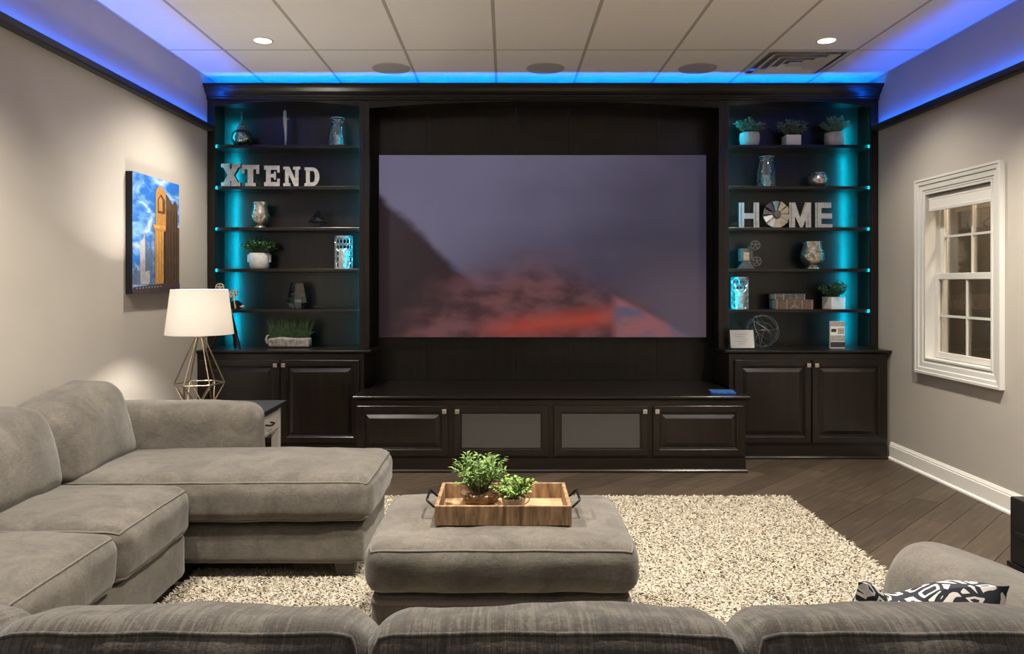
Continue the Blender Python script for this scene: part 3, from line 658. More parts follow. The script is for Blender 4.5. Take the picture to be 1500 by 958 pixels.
for i in range(len(ys) - 1):
    for k in range(n - 1): fs.append((i * n + k, i * n + k + 1, (i + 1) * n + k + 1, (i + 1) * n + k))
    fs.append((i * n + n - 1, i * n, (i + 1) * n, (i + 1) * n + n - 1))
fs += [tuple(range(n)), tuple(range((len(ys) - 1) * n, len(ys) * n))[::-1]]
b_.add(vs, fs).build('arm', 'sofa', ls, 50)
for fx, fy in ((-0.6, 1.82), (0.9, 1.82), (-0.6, 1.0), (1.3, 1.85), (1.3, 1.0), (-2.1, 1.0)): foot(ls, fx, fy, 0.07)
# patterned pillow in the corner of the long sofa
def pil(q): return q
pb = MB(); N = 24; vs, fs = [], []; hw, hh, th = 0.152, 0.148, 0.060
for sgn in (-1, 1):
    for i in range(N + 1):
        for j in range(N + 1):
            u, v = -1 + 2 * i / N, -1 + 2 * j / N
            pin = 1 - 0.05 * (1 - u * u) * abs(v) ** 2 ; pinu = 1 - 0.05 * (1 - v * v) * abs(u) ** 2
            tt = th * ((1 - u ** 4) * (1 - v ** 4)) ** 0.6 * (1 + 0.25 * noise.noise(Vector((u * 2, v * 2, sgn))))
            z = v * hh * pin - (0.055 * math.exp(-((u + 0.32) / 0.32) ** 2) if v > 0 else 0) * max(0, v) ** 2
            vs.append((u * hw * pinu, sgn * tt, z))
    o_ = 0 if sgn < 0 else (N + 1) ** 2
    for i in range(N):
        for j in range(N):
            q = (o_ + i * (N + 1) + j, o_ + (i + 1) * (N + 1) + j, o_ + (i + 1) * (N + 1) + j + 1, o_ + i * (N + 1) + j + 1); fs.append(q if sgn < 0 else q[::-1])
tag(pb.add(vs, fs).build('throw_pillow', 'pillow', None, 180, loc=(0.820, 1.505, 0.580), rot=(0.36, 0.05, 0.06)), 'black and white leaf-patterned throw pillow in the corner of the long sofa', 'pillow')

# ------------------------------------------------------------------ ottoman with tray and plants
ot = thing('ottoman', (-0.013, 2.68, 0), 'rectangular grey fabric ottoman carrying the wooden tray', 'ottoman')
Cushion(-0.435, 0.405, 2.405, 2.985, 0.07, 0.305, 0.03, 0, 0.004, 0.002, 40, 16).build('base', 'sofa', ot)
Cushion(-0.435, 0.405, 2.398, 2.99, 0.265, 0.290, 0.0115, 0, 0.0, 0.001, 44, 14).build('welt_band', 'sofa_pipe', ot)
Cushion(-0.452, 0.425, 2.375, 3.01, 0.303, 0.462, 0.055, 0.017, 0.014, 0.006, 41, 30).build('cushion', 'sofa', ot, [(2, 1)])
for fx, fy in ((-0.37, 2.46), (0.34, 2.46), (-0.37, 2.93), (0.34, 2.93)): foot(ot, fx, fy, 0.075)
TZ = 0.480; TX0, TX1, TY0, TY1 = -0.241, 0.223, 2.54, 2.845
tr = thing('serving_tray', (-0.009, 2.69, TZ), 'rustic wooden serving tray with black metal handles on the ottoman', 'tray')
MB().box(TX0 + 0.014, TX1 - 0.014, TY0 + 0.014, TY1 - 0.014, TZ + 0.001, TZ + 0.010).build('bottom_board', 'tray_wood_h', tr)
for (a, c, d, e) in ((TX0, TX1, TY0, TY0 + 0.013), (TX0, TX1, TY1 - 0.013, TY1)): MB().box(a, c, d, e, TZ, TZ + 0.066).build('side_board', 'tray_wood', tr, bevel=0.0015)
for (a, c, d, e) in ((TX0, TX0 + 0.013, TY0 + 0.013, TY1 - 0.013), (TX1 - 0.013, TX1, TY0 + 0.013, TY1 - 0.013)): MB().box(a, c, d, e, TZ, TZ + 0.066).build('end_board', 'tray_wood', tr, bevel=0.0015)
for sg, x in ((-1, TX0), (1, TX1)):
    MB().tube([(x, 2.625, TZ + 0.035), (x + sg * 0.012, 2.625, TZ + 0.040), (x + sg * 0.034, 2.628, TZ + 0.060), (x + sg * 0.036, 2.634, TZ + 0.063), (x + sg * 0.036, 2.751, TZ + 0.063), (x + sg * 0.034, 2.757, TZ + 0.060), (x + sg * 0.012, 2.76, TZ + 0.040), (x, 2.76, TZ + 0.035)], 0.0045, 8).build('handle', 'black_metal', tr, 60)
def leaf(b_, p, d, L, wd, rr, droop=0.25):
    d = d.normalized(); sd = d.cross(Vector((rr.uniform(-.4, .4), rr.uniform(-.4, .4), 1))); sd = sd.normalized() if sd.length > 1e-4 else Vector((1, 0, 0)); up = sd.cross(d)
    m1 = p + d * L * 0.45 + up * L * 0.06; tp = p + d * L - Vector((0, 0, L * droop))
    n = len(b_.v); b_.v += [tuple(p), tuple(m1 + sd * wd * 0.5 + up * wd * 0.2), tuple(tp), tuple(m1 - sd * wd * 0.5 + up * wd * 0.2), tuple(m1)]
    b_.f += [(n, n + 1, n + 4), (n + 1, n + 2, n + 4), (n, n + 4, n + 3), (n + 4, n + 2, n + 3)]
def bush(parent, c, rad, hgt, stems, leaves, L, wd, m, seed, droop=0.25, flat=1.0):
    """stems fan out of the pot at c; leaves sit along them"""
    rr = random.Random(seed); sb, lb = MB(), MB(); c = Vector(c)
    for k in range(stems):
        a = 2 * PI * (k + rr.random()) / stems; rho = rad * rr.random() ** 0.45; top = c + Vector((math.cos(a) * rho, math.sin(a) * rho * flat, hgt * (0.5 + 0.5 * rr.random()) * (1 - 0.35 * (rho / rad) ** 2)))
        st = c + Vector((math.cos(a) * rho * 0.2, math.sin(a) * rho * 0.2, 0)); mid = st.lerp(top, 0.5) + Vector((0, 0, hgt * 0.12))
        pts = [st.lerp(mid, t_).lerp(mid.lerp(top, t_), t_) for t_ in [i / 5 for i in range(6)]]; sb.tube(pts, 0.0012, 4)
        for i in range(leaves):
            t_ = 0.25 + 0.75 * (i + rr.random()) / leaves; p = st.lerp(mid, t_).lerp(mid.lerp(top, t_), t_); tang = (mid.lerp(top, t_) - st.lerp(mid, t_)).normalized()
            q = rr.uniform(0, 2 * PI); out = Vector((math.cos(q), math.sin(q), rr.uniform(-.2, .6)))
            leaf(lb, p, tang * 0.7 + out, L * rr.uniform(0.7, 1.15), wd * rr.uniform(0.8, 1.2), rr, droop)
    sb.build('stems', 'stem', parent); tag(lb.build('foliage', m, parent), kind='stuff')
# tall plant on a gnarled root
pt = thing('potted_plant', (-0.09, 2.70, TZ + 0.010), 'feathery green plant growing from a brown root pot in the tray', 'plant', 'plants in the tray')
b_ = MB(); n = 20
for i, (r, z) in enumerate(((0.058, 0), (0.074, 0.014), (0.060, 0.030), (0.070, 0.046), (0.080, 0.062), (0.066, 0.067), (0.02, 0.060))):
    for k in range(n):
        q = 2 * PI * k / n; rr_ = r * (1 + 0.30 * noise.noise(Vector((math.cos(q) * 2, math.sin(q) * 2, z * 60)))); b_.v.append((-0.09 + rr_ * math.cos(q), 2.70 + rr_ * math.sin(q), TZ + 0.010 + z))
for i in range(6):
    for k in range(n): b_.f.append((i * n + k, i * n + (k + 1) % n, (i + 1) * n + (k + 1) % n, (i + 1) * n + k))
b_.f += [tuple(range(n))[::-1], tuple(range(6 * n, 7 * n))]
b_.build('pot', 'root_wood', pt, 60)
bush(pt, (-0.09, 2.70, TZ + 0.062), 0.105, 0.165, 46, 17, 0.034, 0.0085, 'leaf_bright', 11, 0.2)
pt = thing('potted_plant', (0.027, 2.615, TZ + 0.010), 'small bushy plant with light green leaves in a pale pot in the tray', 'plant', 'plants in the tray')
MB().lathe([(0.028, 0), (0.032, 0.003), (0.042, 0.060), (0.045, 0.068), (0.041, 0.068), (0.037, 0.060), (0.01, 0.056)], 24, (0.027, 2.615, TZ + 0.010)).build('pot', 'pot_pale', pt, 50)
MB().tube([(0.066, 2.60, TZ + 0.055), (0.076, 2.592, TZ + 0.065), (0.084, 2.588, TZ + 0.082), (0.074, 2.590, TZ + 0.092), (0.066, 2.596, TZ + 0.078)], 0.0018, 6).build('twine_loop', 'pot_pale', pt, 60)
bush(pt, (0.027, 2.615, TZ + 0.066), 0.082, 0.090, 38, 12, 0.020, 0.013, 'leaf_lime', 12, 0.1)

# ------------------------------------------------------------------ end table and lamp
ET0, ET1, EY0, EY1, EZ = -2.05, -1.35, 4.075, 4.63, 0.58
et = thing('end_table', (-1.7, 4.35, 0), 'white end table with black top and a drawer behind the chaise arm', 'table')
MB().box(ET0, ET1, EY0, EY1, EZ - 0.026, EZ).build('table_top', 'table_black', et, bevel=0.003)
for lx in (ET0 + 0.03, ET1 - 0.075):
    for ly in (EY0 + 0.025, EY1 - 0.070): MB().box(lx, lx + 0.045, ly, ly + 0.045, 0.0005, EZ - 0.026).build('leg', 'table_white', et, bevel=0.002)
MB().box(ET0 + 0.04, ET1 - 0.046, EY0 + 0.032, EY1 - 0.032, EZ - 0.175, EZ - 0.027).build('apron', 'table_white', et)
dr = MB().box(ET1 - 0.045, ET1 - 0.030, EY0 + 0.075, EY1 - 0.075, EZ - 0.150, EZ - 0.045).build('drawer', 'table_white', et, bevel=0.004)
for (a, c, d, e) in ((EY0 + 0.075, EY1 - 0.075, EZ - 0.150, EZ - 0.138), (EY0 + 0.075, EY1 - 0.075, EZ - 0.057, EZ - 0.045)): MB().box(ET1 - 0.030, ET1 - 0.026, a, c, d, e).build('bead', 'table_white', dr)
MB().tube([(ET1 - 0.028, 4.305, EZ - 0.094), (ET1 - 0.004, 4.310, EZ - 0.098), (ET1 - 0.002, 4.352, EZ - 0.102), (ET1 - 0.004, 4.395, EZ - 0.098), (ET1 - 0.028, 4.400, EZ - 0.094)], 0.005, 8).build('pull', 'black_metal', dr, 60)
LX, LY = -1.815, 4.45
lp = thing('table_lamp', (LX, LY, EZ), 'table lamp with a glowing white drum shade on a bronze geometric wire base', 'lamp')
zs = (0.004, 0.127, 0.405); rads = (0.085, 0.140, 0.024); wb = MB(); N6 = 6
pts = [[(LX + r * math.cos(2 * PI * (k + (0.5 if i == 0 else 0)) / N6 + 0.26), LY + r * math.sin(2 * PI * (k + (0.5 if i == 0 else 0)) / N6 + 0.26), EZ + z) for k in range(N6)] for i, (r, z) in enumerate(zip(rads, zs))]
for k in range(N6):
    wb.tube([pts[1][k], pts[2][k]], 0.0042, 8); wb.tube([pts[1][k], pts[1][(k + 1) % N6]], 0.0042, 8); wb.tube([pts[0][k], pts[0][(k + 1) % N6]], 0.0042, 8)
    wb.tube([pts[1][k], pts[0][k]], 0.0042, 8); wb.tube([pts[1][k], pts[0][(k - 1) % N6]], 0.0042, 8)
wb.build('wire_base', 'bronze_wire', lp, 60)
MB().lathe([(0.032, 0.400), (0.034, 0.403), (0.034, 0.409), (0.012, 0.412), (0.010, 0.45), (0.016, 0.452), (0.016, 0.490), (0.008, 0.495)], 20, (LX, LY, EZ)).build('socket', 'nickel', lp, 40)
MB().lathe([(0.012, 0.495), (0.020, 0.515), (0.030, 0.54), (0.031, 0.56), (0.022, 0.58), (0.004, 0.59)], 20, (LX, LY, EZ)).build('bulb', 'bulb', lp, 60)
MB().lathe([(0.193, 0.418), (0.160, 0.684), (0.1585, 0.684), (0.1915, 0.418)], 64, (LX, LY, EZ), caps=False).build('lamp_shade', 'lamp_shade', lp, 30)
sp = MB()
for k in range(3): a = 2 * PI * k / 3; sp.tube([(LX, LY, EZ + 0.60), (LX + 0.159 * math.cos(a), LY + 0.159 * math.sin(a), EZ + 0.675)], 0.0015, 5)
sp.build('spider', 'nickel', lp)
bl = bpy.data.lights.new('lamp_light', 'POINT'); bl.energy = 62; bl.color = (1, 0.94, 0.86); bl.shadow_soft_size = 0.045
blo = bpy.data.objects.new('lamp_light', bl); col.objects.link(blo); blo.parent = lp; blo.location = (0, 0, 0.555)

# ------------------------------------------------------------------ canvas print on the left wall
PY0, PY1, PZ0, PZ1, PX = 4.51, 5.155, 1.235, 1.975, XL + 0.042
cv = thing('canvas_print', (XL, (PY0 + PY1) / 2, PZ0), 'canvas print of a golden stone tower under a blue sky on the wall', 'picture')
MB().box(XL + 0.001, PX - 0.0005, PY0, PY1, PZ0, PZ1).build('stretcher', 'canvas_edge', cv)
PWd, PHt = PY1 - PY0, PZ1 - PZ0
lay = [0]
def pr_poly(name, pts, m):
    lay[0] += 1; d = PX + 0.00022 * lay[0]
    MB().prism([(PY0 + u * PWd, PZ0 + v * PHt) for u, v in pts], 'x', d - 0.0002, d).build(name, m, cv)
pr_poly('print', [(0, 0), (1, 0), (1, 1), (0, 1)], 'print_sky')
pr_poly('print', [(0.14, 0.08), (0.30, 0.08), (0.30, 0.40), (0.265, 0.47), (0.235, 0.52), (0.21, 0.46), (0.15, 0.44)], 'city_light')
pr_poly('print', [(0.29, 0.08), (0.40, 0.08), (0.40, 0.34), (0.375, 0.40), (0.355, 0.51), (0.335, 0.40), (0.29, 0.34)], 'city_blue')
pr_poly('print', [(0.235, 0.52), (0.30, 0.40), (0.30, 0.10), (0.25, 0.10), (0.25, 0.42)], 'city_blue')
pr_poly('print', [(0, 0.08), (0.15, 0.08), (0.15, 0.19), (0.09, 0.19), (0.075, 0.235), (0.05, 0.20), (0, 0.185)], 'city_blue')
pr_poly('print', [(0.18, 0.08), (0.34, 0.08), (0.34, 0.20), (0.18, 0.17)], 'city_light')
pr_poly('print', [(0.62, 0.05), (1.0, 0.05), (1.0, 0.60), (0.96, 0.60), (0.96, 0.80), (0.90, 0.84), (0.84, 0.80), (0.70, 0.88), (0.62, 0.88)], 'stone_shade')
for u in (0.72, 0.79, 0.86, 0.92): pr_poly('print', [(u, 0.08), (u + 0.022, 0.08), (u + 0.022, 0.74), (u, 0.74)], 'stone_deep')
pr_poly('print', [(0.44, 0.08), (0.68, 0.08), (0.68, 0.86), (0.66, 0.90), (0.56, 0.945), (0.47, 0.90), (0.46, 0.86), (0.46, 0.60), (0.42, 0.585), (0.42, 0.555), (0.44, 0.54)], 'stone_gold')
for u in (0.475, 0.535, 0.595): pr_poly('print', [(u, 0.10), (u + 0.028, 0.10), (u + 0.028, 0.54), (u, 0.54)], 'stone_pale')
pr_poly('print', [(0.63, 0.08), (0.68, 0.08), (0.68, 0.56), (0.63, 0.54)], 'stone_deep')
pr_poly('print', [(0.50, 0.70), (0.66, 0.70), (0.66, 0.82), (0.57, 0.87), (0.50, 0.82)], 'stone_shade')
pr_poly('print', [(0.52, 0.72), (0.60, 0.72), (0.60, 0.82), (0.56, 0.845), (0.52, 0.82)], 'stone_gold')
pr_poly('print', [(0.40, 0.565), (0.66, 0.565), (0.66, 0.595), (0.40, 0.595)], 'stone_pale')
pr_poly('print', [(0, 0), (1, 0), (1, 0.085), (0.6, 0.085), (0, 0.055)], 'city_dark')
for k in range(9): pr_poly('print', [(0.06 + k * 0.06, 0.040 + k * 0.002), (0.085 + k * 0.06, 0.041 + k * 0.002), (0.08 + k * 0.06, 0.052 + k * 0.002), (0.065 + k * 0.06, 0.051 + k * 0.002)], 'city_light')

# ------------------------------------------------------------------ shelf pieces
YS = 5.87                                       # middle of a shelf
Sx = lambda px: Xp(px, YS)
M_ = YS / F                                     # metres for one pixel there
def letter(ch_, px0, px1, shelf, hpx, parts, label, group, face='galvanised', dep=0.035, grooves=(), yoff=0.042):
    y = YU + yoff; x0, x1, h = Xp(px0, y), Xp(px1, y), hpx * y / F; z0 = shelf
    t = thing('letter', ((x0 + x1) / 2, y, z0), label, 'letter', group)
    bb, fb = MB(), MB()
    for ip, p in enumerate(parts):
        e = 0.0004 * ip
        if isinstance(p, tuple) and p[0] == 'ring':
            o1 = [(x0 + (x1 - x0) * u, z0 + h * v) for u, v in p[1]]; i1 = [(x0 + (x1 - x0) * u, z0 + h * v) for u, v in p[2]]
            bb.ring_prism(o1, i1, 'y', y, y + dep - e); fb.ring_prism(o1, i1, 'y', y - 0.0015 - e, y - 0.0002)
        else:
            q = [(x0 + (x1 - x0) * u, z0 + h * v) for u, v in p]; bb.prism(q, 'y', y, y + dep - e); fb.prism(q, 'y', y - 0.0015 - e, y - 0.0002)
    bb.build('body', 'letter_side', t); fb.build('face', face, t)
    if grooves:
        g = MB()
        for (u0, v0, u1, v1) in grooves:
            a = Vector((x0 + (x1 - x0) * u0, z0 + h * v0)); c = Vector((x0 + (x1 - x0) * u1, z0 + h * v1)); d = (c - a).normalized() * 0.0015; nrm = Vector((-d.y, d.x))
            g.prism([tuple(a - nrm), tuple(c - nrm), tuple(c + nrm), tuple(a + nrm)], 'y', y - 0.0036, y - 0.0014)
        g.build('groove', 'letter_side', t)
Rc = lambda a, b_, c, d: [(a, b_), (c, b_), (c, d), (a, d)]
S2 = SHELF_Z[1]; gX = 'metal letters of the word XTEND'
sf = 0.17
letter('X', 324, 352, S2, 33, [[(0.12, sf), (0.45, sf), (0.90, 1 - sf), (0.57, 1 - sf)], [(0.10, 1 - sf), (0.43, 1 - sf), (0.88, sf), (0.55, sf)], Rc(0, 0, 0.48, sf), Rc(0.52, 0, 1, sf), Rc(0, 1 - sf, 0.46, 1), Rc(0.56, 1 - sf, 1, 1)], 'galvanised metal slab letter X on the bookcase shelf', gX)
letter('T', 354, 380, S2, 31, [Rc(0, 0.80, 1, 1), Rc(0.34, 0, 0.66, 0.85), Rc(0, 0.58, 0.17, 0.9), Rc(0.83, 0.58, 1, 0.9), Rc(0.20, 0, 0.80, 0.15)], 'galvanised metal slab letter T on the bookcase shelf', gX)
letter('E', 387, 410, S2, 30, [Rc(0.12, 0, 0.42, 1), Rc(0, 0, 1, 0.2), Rc(0, 0.8, 1, 1), Rc(0.4, 0.42, 0.68, 0.6), Rc(0.62, 0.32, 0.75, 0.70), Rc(0.83, 0, 1, 0.36), Rc(0.83, 0.66, 1, 1)], 'galvanised metal slab letter E of the word XTEND', gX)
letter('N', 415, 440, S2, 28.5, [Rc(0.10, 0, 0.32, 1), Rc(0.70, 0, 0.90, 1), [(0.10, 1), (0.36, 1), (0.90, 0), (0.64, 0)], Rc(0, 0, 0.42, 0.15), Rc(0, 0.85, 0.34, 1), Rc(0.58, 0.85, 1, 1)], 'galvanised metal slab letter N on the bookcase shelf', gX)
dn = 10; do = [(0, 0), (0.10, 0)] + [(0.55 + 0.45 * math.sin(PI * k / dn), 0.5 - 0.5 * math.cos(PI * k / dn)) for k in range(dn + 1)] + [(0.10, 1), (0, 1)]
di = [(0.36, 0.2), (0.38, 0.2)] + [(0.55 + 0.15 * math.sin(PI * k / dn), 0.5 - 0.3 * math.cos(PI * k / dn)) for k in range(dn + 1)] + [(0.38, 0.8), (0.36, 0.8)]
do = [(0.10, 0), (0.2, 0)] + do[2:-2] + [(0.2, 1), (0.10, 1)]
letter('D', 446, 468, S2, 27.5, [('ring', do, di), Rc(0, 0, 0.2, 0.16), Rc(0, 0.84, 0.2, 1)], 'galvanised metal slab letter D at the end of XTEND', gX)
S3 = SHELF_Z[2]; gH = 'tin letters of the word HOME'
letter('H', 1082.5, 1112, S3, 37, [Rc(0, 0, 0.26, 1), Rc(0.72, 0, 1, 1), Rc(0.26, 0.36, 0.72, 0.58)], 'pale tin letter H beside the windmill wheel', gH, 'tin_pale', 0.03, [(0.10, 0.02, 0.10, 0.98), (0.82, 0.02, 0.82, 0.98)], 0.085)
letter('M', 1156, 1188, S3, 37, [Rc(0, 0, 0.27, 1), Rc(0.76, 0, 1, 1), [(0.0, 1), (0.27, 1), (0.62, 0.10), (0.56, 0), (0.50, 0.0), (0.27, 0.45)], [(0.72, 1), (1, 1), (0.80, 0.40), (0.60, 0), (0.48, 0.0), (0.46, 0.30)]], 'pale tin letter M beside the windmill wheel', gH, 'tin_pale', 0.03, [(0.09, 0.02, 0.09, 0.98), (0.62, 0.55, 0.74, 0.95), (0.86, 0.02, 0.86, 0.55)], 0.085)
letter('E', 1194, 1219.5, S3, 37, [Rc(0, 0, 0.36, 1), Rc(0.3, 0, 1, 0.15), Rc(0.3, 0.37, 0.97, 0.57), Rc(0.3, 0.79, 0.92, 1)], 'pale tin letter E at the end of HOME', gH, 'tin_pale', 0.03, [(0.12, 0.02, 0.12, 0.98)], 0.085)
wx, wz, wr_ = Sx(1135), S3 + 19.6 * M_, 19.5 * M_; wy = YU + 0.09
t = thing('windmill_wheel', (wx, wy, S3), 'tin windmill wheel standing for the letter O of HOME', 'decoration')
bm_ = ['tin_cream', 'tin_cream', 'tin_cream', 'tin_cream', 'tin_pale', 'tin_pale', 'tin_dark', 'tin_dark', 'tin_blue', 'tin_cream']
for k in range(10):
    a0 = math.radians(6 - 36 * k); a1 = a0 + math.radians(31); b_ = MB(); ri = wr_ * 0.27; vs = []
    for (r, a, yy) in ((ri, a0, 0.004), (wr_, a0 - 0.02, 0.010), (wr_, (a0 + a1) / 2, 0.002), (wr_, a1, -0.010), (ri, a1, -0.002)):
        vs.append((wx + r * math.cos(a), wy + yy, wz + r * math.sin(a)))
    vs += [(v[0], v[1] + 0.002, v[2]) for v in vs]
    b_.add(vs, [(0, 1, 2, 3, 4), (9, 8, 7, 6, 5)] + [(i, (i + 1) % 5, 5 + (i + 1) % 5, 5 + i) for i in range(5)]).build('blade', bm_[k], t)
circ = lambda r, n=24: [(wx + r * math.cos(2 * PI * k / n), wz + r * math.sin(2 * PI * k / n)) for k in range(n)]
MB().prism(circ(wr_ * 0.22), 'y', wy - 0.012, wy + 0.016).build('hub', 'iron', t, 40)
MB().ring_prism(circ(wr_ * 0.30), circ(wr_ * 0.25), 'y', wy - 0.008, wy + 0.014).build('hub_ring', 'iron', t)
MB().ring_prism(circ(wr_ * 0.99), circ(wr_ * 0.94), 'y', wy + 0.012, wy + 0.016).build('rim', 'iron', t)

def lathe_thing(name, px, z, y, prof, m, label, cat, group=None, part='vessel', n=36):
    t = thing(name, (Xp(px, y), y, z), label, cat, group)
    MB().lathe(prof, n, caps=False).build(part, m, t, 50, loc=(0, 0, 0)); return t
P = M_
# top shelf, left bookcase
S1 = SHELF_Z[0]
t = lathe_thing('hanging_lantern', 354, S1, YS, [(0.001, 0.001), (0.030, 0.001), (0.058, 0.016), (0.076, 0.044), (0.080, 0.070), (0.072, 0.100), (0.052, 0.124), (0.036, 0.130)], 'mercury_teal', 'round mercury glass lantern with a bead chain on the top shelf', 'lantern', part='globe')
MB().lathe([(0.040, 0.128), (0.042, 0.138), (0.032, 0.148), (0.036, 0.158), (0.014, 0.172), (0.006, 0.180)], 24).build('cap', 'iron', t, 50, loc=(0, 0, 0))
b_ = MB()
for k in range(6): z = 0.188 + 0.016 * k; b_.lathe([(0.001, z - 0.008), (0.007, z - 0.004), (0.0085, z), (0.007, z + 0.004), (0.001, z + 0.008)], 10)
b_.build('bead_chain', 'iron', t, 60, loc=(0, 0, 0))
MB().lathe([(0.026, 0.0), (0.026, 0.004)], 18).build('foot_ring', 'iron', t, loc=(0, 0, 0))
t = thing('tall_ornament', (Sx(418), YS, S1), 'slender silver tapered ornament standing on the top shelf', 'ornament')
b_ = MB(); pth = [((0.004 * math.sin(z * 18)) , 0, z) for z in [0.286 * k / 16 for k in range(17)]]
b_.tube(pth, [0.008, 0.006, 0.007, 0.008, 0.009, 0.010, 0.011, 0.012, 0.013, 0.014, 0.015, 0.016, 0.016, 0.015, 0.013, 0.014, 0.008], 12).build('shaft', 'tin_pale', t, 60, loc=(0, 0, 0))
MB().lathe([(0.001, 0), (0.022, 0.0), (0.022, 0.004), (0.009, 0.010)], 20).build('foot', 'tin_pale', t, 50, loc=(0, 0, 0))
MB().tube([(0.008, 0, 0.215), (0.022, 0, 0.222), (0.027, 0, 0.218)], [0.005, 0.004, 0.005], 8).build('hook', 'tin_pale', t, 60, loc=(0, 0, 0))
def hurricane(px, z, hpx, wpx, label, mats, group):
    h, r = hpx * P, wpx * P / 2
    t = lathe_thing('hurricane_vase', px, z, YS, [(0.001, 0.002), (r * 0.90, 0.002), (r * 0.98, h * 0.10), (r, h * 0.22), (r * 0.92, h * 0.5), (r * 0.74, h * 0.78), (r * 0.66, h * 0.90), (r * 0.72, h)], mats[0], label, 'vase', group)
    MB().lathe([(r * 0.70, h * 0.985), (r * 0.745, h * 0.985), (r * 0.745, h), (r * 0.70, h)], 30, caps=False).build('rim', 'lantern_metal', t, loc=(0, 0, 0))
    MB().lathe([(r * 0.42, 0.003), (r * 0.42, h * 0.40), (r * 0.1, h * 0.41)], 20).build('candle', mats[1], t, 40, loc=(0, 0, 0)); return t
hurricane(494.5, S1, 42, 27, 'tall clear glass hurricane vase on the shelf beside the silver ornament', ('clear_glass', 'mercury'), 'hurricane vases')
# third shelf, left
def goblet(px, z, hpx, wpx, label, tall):
    h, r = hpx * P, wpx * P / 2
    prof = [(0.001, 0.001), (r * 0.62, 0.001), (r * 0.62, h * 0.05), (r * 0.5, h * 0.09), (r * 0.8, h * 0.2), (r, h * 0.42), (r * 0.97, h * 0.55), (r * 0.80, h * 0.78), (r * 0.76, h * 0.9), (r * 0.80, h), (r * 0.77, h), (r * 0.73, h * 0.9), (r * 0.9, h * 0.5), (r * 0.001, h * 0.12)]
    return lathe_thing('mercury_vase', px, z, YS, prof, 'mercury', label, 'vase', 'mercury glass vases')
goblet(381, S3, 38, 27, 'speckled silver mercury glass vase on the shelf under XTEND', True)
def terrarium(px, z, y, levels, n, glassm, label, candle=True, name='geometric_terrarium'):
    t = thing(name, (Xp(px, y), y, z), label, 'terrarium', 'geometric terrariums'); wb = MB(); rings = []
    for i, (r, zz) in enumerate(levels): rings.append([Vector((r * math.cos(2 * PI * (k + 0.5) / n + 0.2), r * math.sin(2 * PI * (k + 0.5) / n + 0.2), zz)) for k in range(n)])
    for i, rg in enumerate(rings):
        for k in range(n):
            wb.tube([rg[k], rg[(k + 1) % n]], 0.0022, 5)
            if i < len(rings) - 1:
                wb.tube([rg[k], rings[i + 1][k]], 0.0022, 5); c = [rg[k], rg[(k + 1) % n], rings[i + 1][(k + 1) % n], rings[i + 1][k]]
                MB().add(c, [(0, 1, 2, 3)]).build('pane', glassm, t, loc=(0, 0, 0))
    wb.build('frame', 'black_metal', t, loc=(0, 0, 0))
    if candle:
        MB().lathe([(0.001, 0.004), (0.026, 0.004), (0.026, 0.075), (0.001, 0.077)], 20).build('candle', 'candle', t, 40, loc=(0, 0, 0)); MB().tube([(0, 0, 0.076), (0, 0, 0.086)], 0.001, 5).build('wick', 'black_metal', t, loc=(0, 0, 0))
    return t
terrarium(467, S3, YS, [(0.045, 0.003), (0.076, 0.052), (0.030, 0.112), (0.006, 0.138)], 5, 'smoke_glass', 'small dark faceted terrarium on the shelf under XTEND', False)
# fourth shelf, left: plant in a handled pot, pierced lantern
S4, S5 = SHELF_Z[3], SHELF_Z[4]
def pot_round(px, z, wpx, hpx, label, group, handle=False, m='pot_concrete', y=YS):
    r, h = wpx * P / 2, hpx * P; x = Xp(px, y); t = thing('potted_plant', (x, y, z), label, 'plant', group)
    MB().lathe([(0.001, 0.001), (r * 0.78, 0.001), (r * 0.92, h * 0.15), (r, h * 0.55), (r * 0.97, h * 0.96), (r * 0.93, h), (r * 0.86, h * 0.98), (r * 0.84, h * 0.85), (0.001, h * 0.82)], 30, (x, y, z), caps=False).build('pot', m, t, 50)
    if handle:
        for sg in (-1, 1): MB().box(x + sg * r - 0.010, x + sg * r + 0.010, y - 0.016, y + 0.016, z + h * 0.42, z + h * 0.92).build('handle', m, t, bevel=0.004)
    return t, x, y, z + h * 0.85
gp = 'potted plants on the bookcases'
t, x, y, z = pot_round(380, S4, 30, 23, 'bushy green plant in a concrete pot with lug handles on the shelf', gp, True)
bush(t, (x, y, z), 0.145, 0.150, 60, 14, 0.034, 0.016, 'leaf_dark', 21, 0.2, 0.7)
def pierced(px, z, wpx, hpx, label, y):
    r, h = wpx * P / 2, hpx * P; x = Xp(px, y); t = thing('pierced_lantern', (x, y, z), label, 'lantern', 'pierced metal lanterns'); lb = MB(); n = 15
    for s_ in (-1, 1):
        for k in range(n):
            pth = []
            for i in range(25):
                v = i / 24; a = 2 * PI * k / n + s_ * (v * 2.2 + 0.10 * math.sin(v * 2.2 * n)); pth.append((r * math.cos(a), r * math.sin(a), h * (0.02 + 0.96 * v)))
            lb.tube(pth, 0.0030, 4)
    lb.build('lattice', 'lantern_metal', t, loc=(0, 0, 0))
    for za, zb in ((0, 0.012), (h - 0.012, h)): MB().lathe([(r * 0.97, za), (r * 1.02, za), (r * 1.02, zb), (r * 0.97, zb), (r * 0.97, za)], 30, caps=False).build('band', 'lantern_metal', t, 40, loc=(0, 0, 0))
    MB().lathe([(0.001, 0.002), (r * 0.60, 0.002), (r * 0.60, h * 0.62), (0.001, h * 0.63)], 24).build('candle', 'candle', t, 40, loc=(0, 0, 0))
pierced(503.5, S4, 25, 48, 'pierced silver lattice lantern beside the handled concrete pot', YS)
# fifth shelf, left: faceted candle holder
terrarium(436.5, S5, YS, [(0.050, 0.003), (0.088, 0.050), (0.052, 0.205)], 5, 'smoke_glass', 'tall faceted glass candle holder with a white candle on the shelf', True, 'candle_holder')
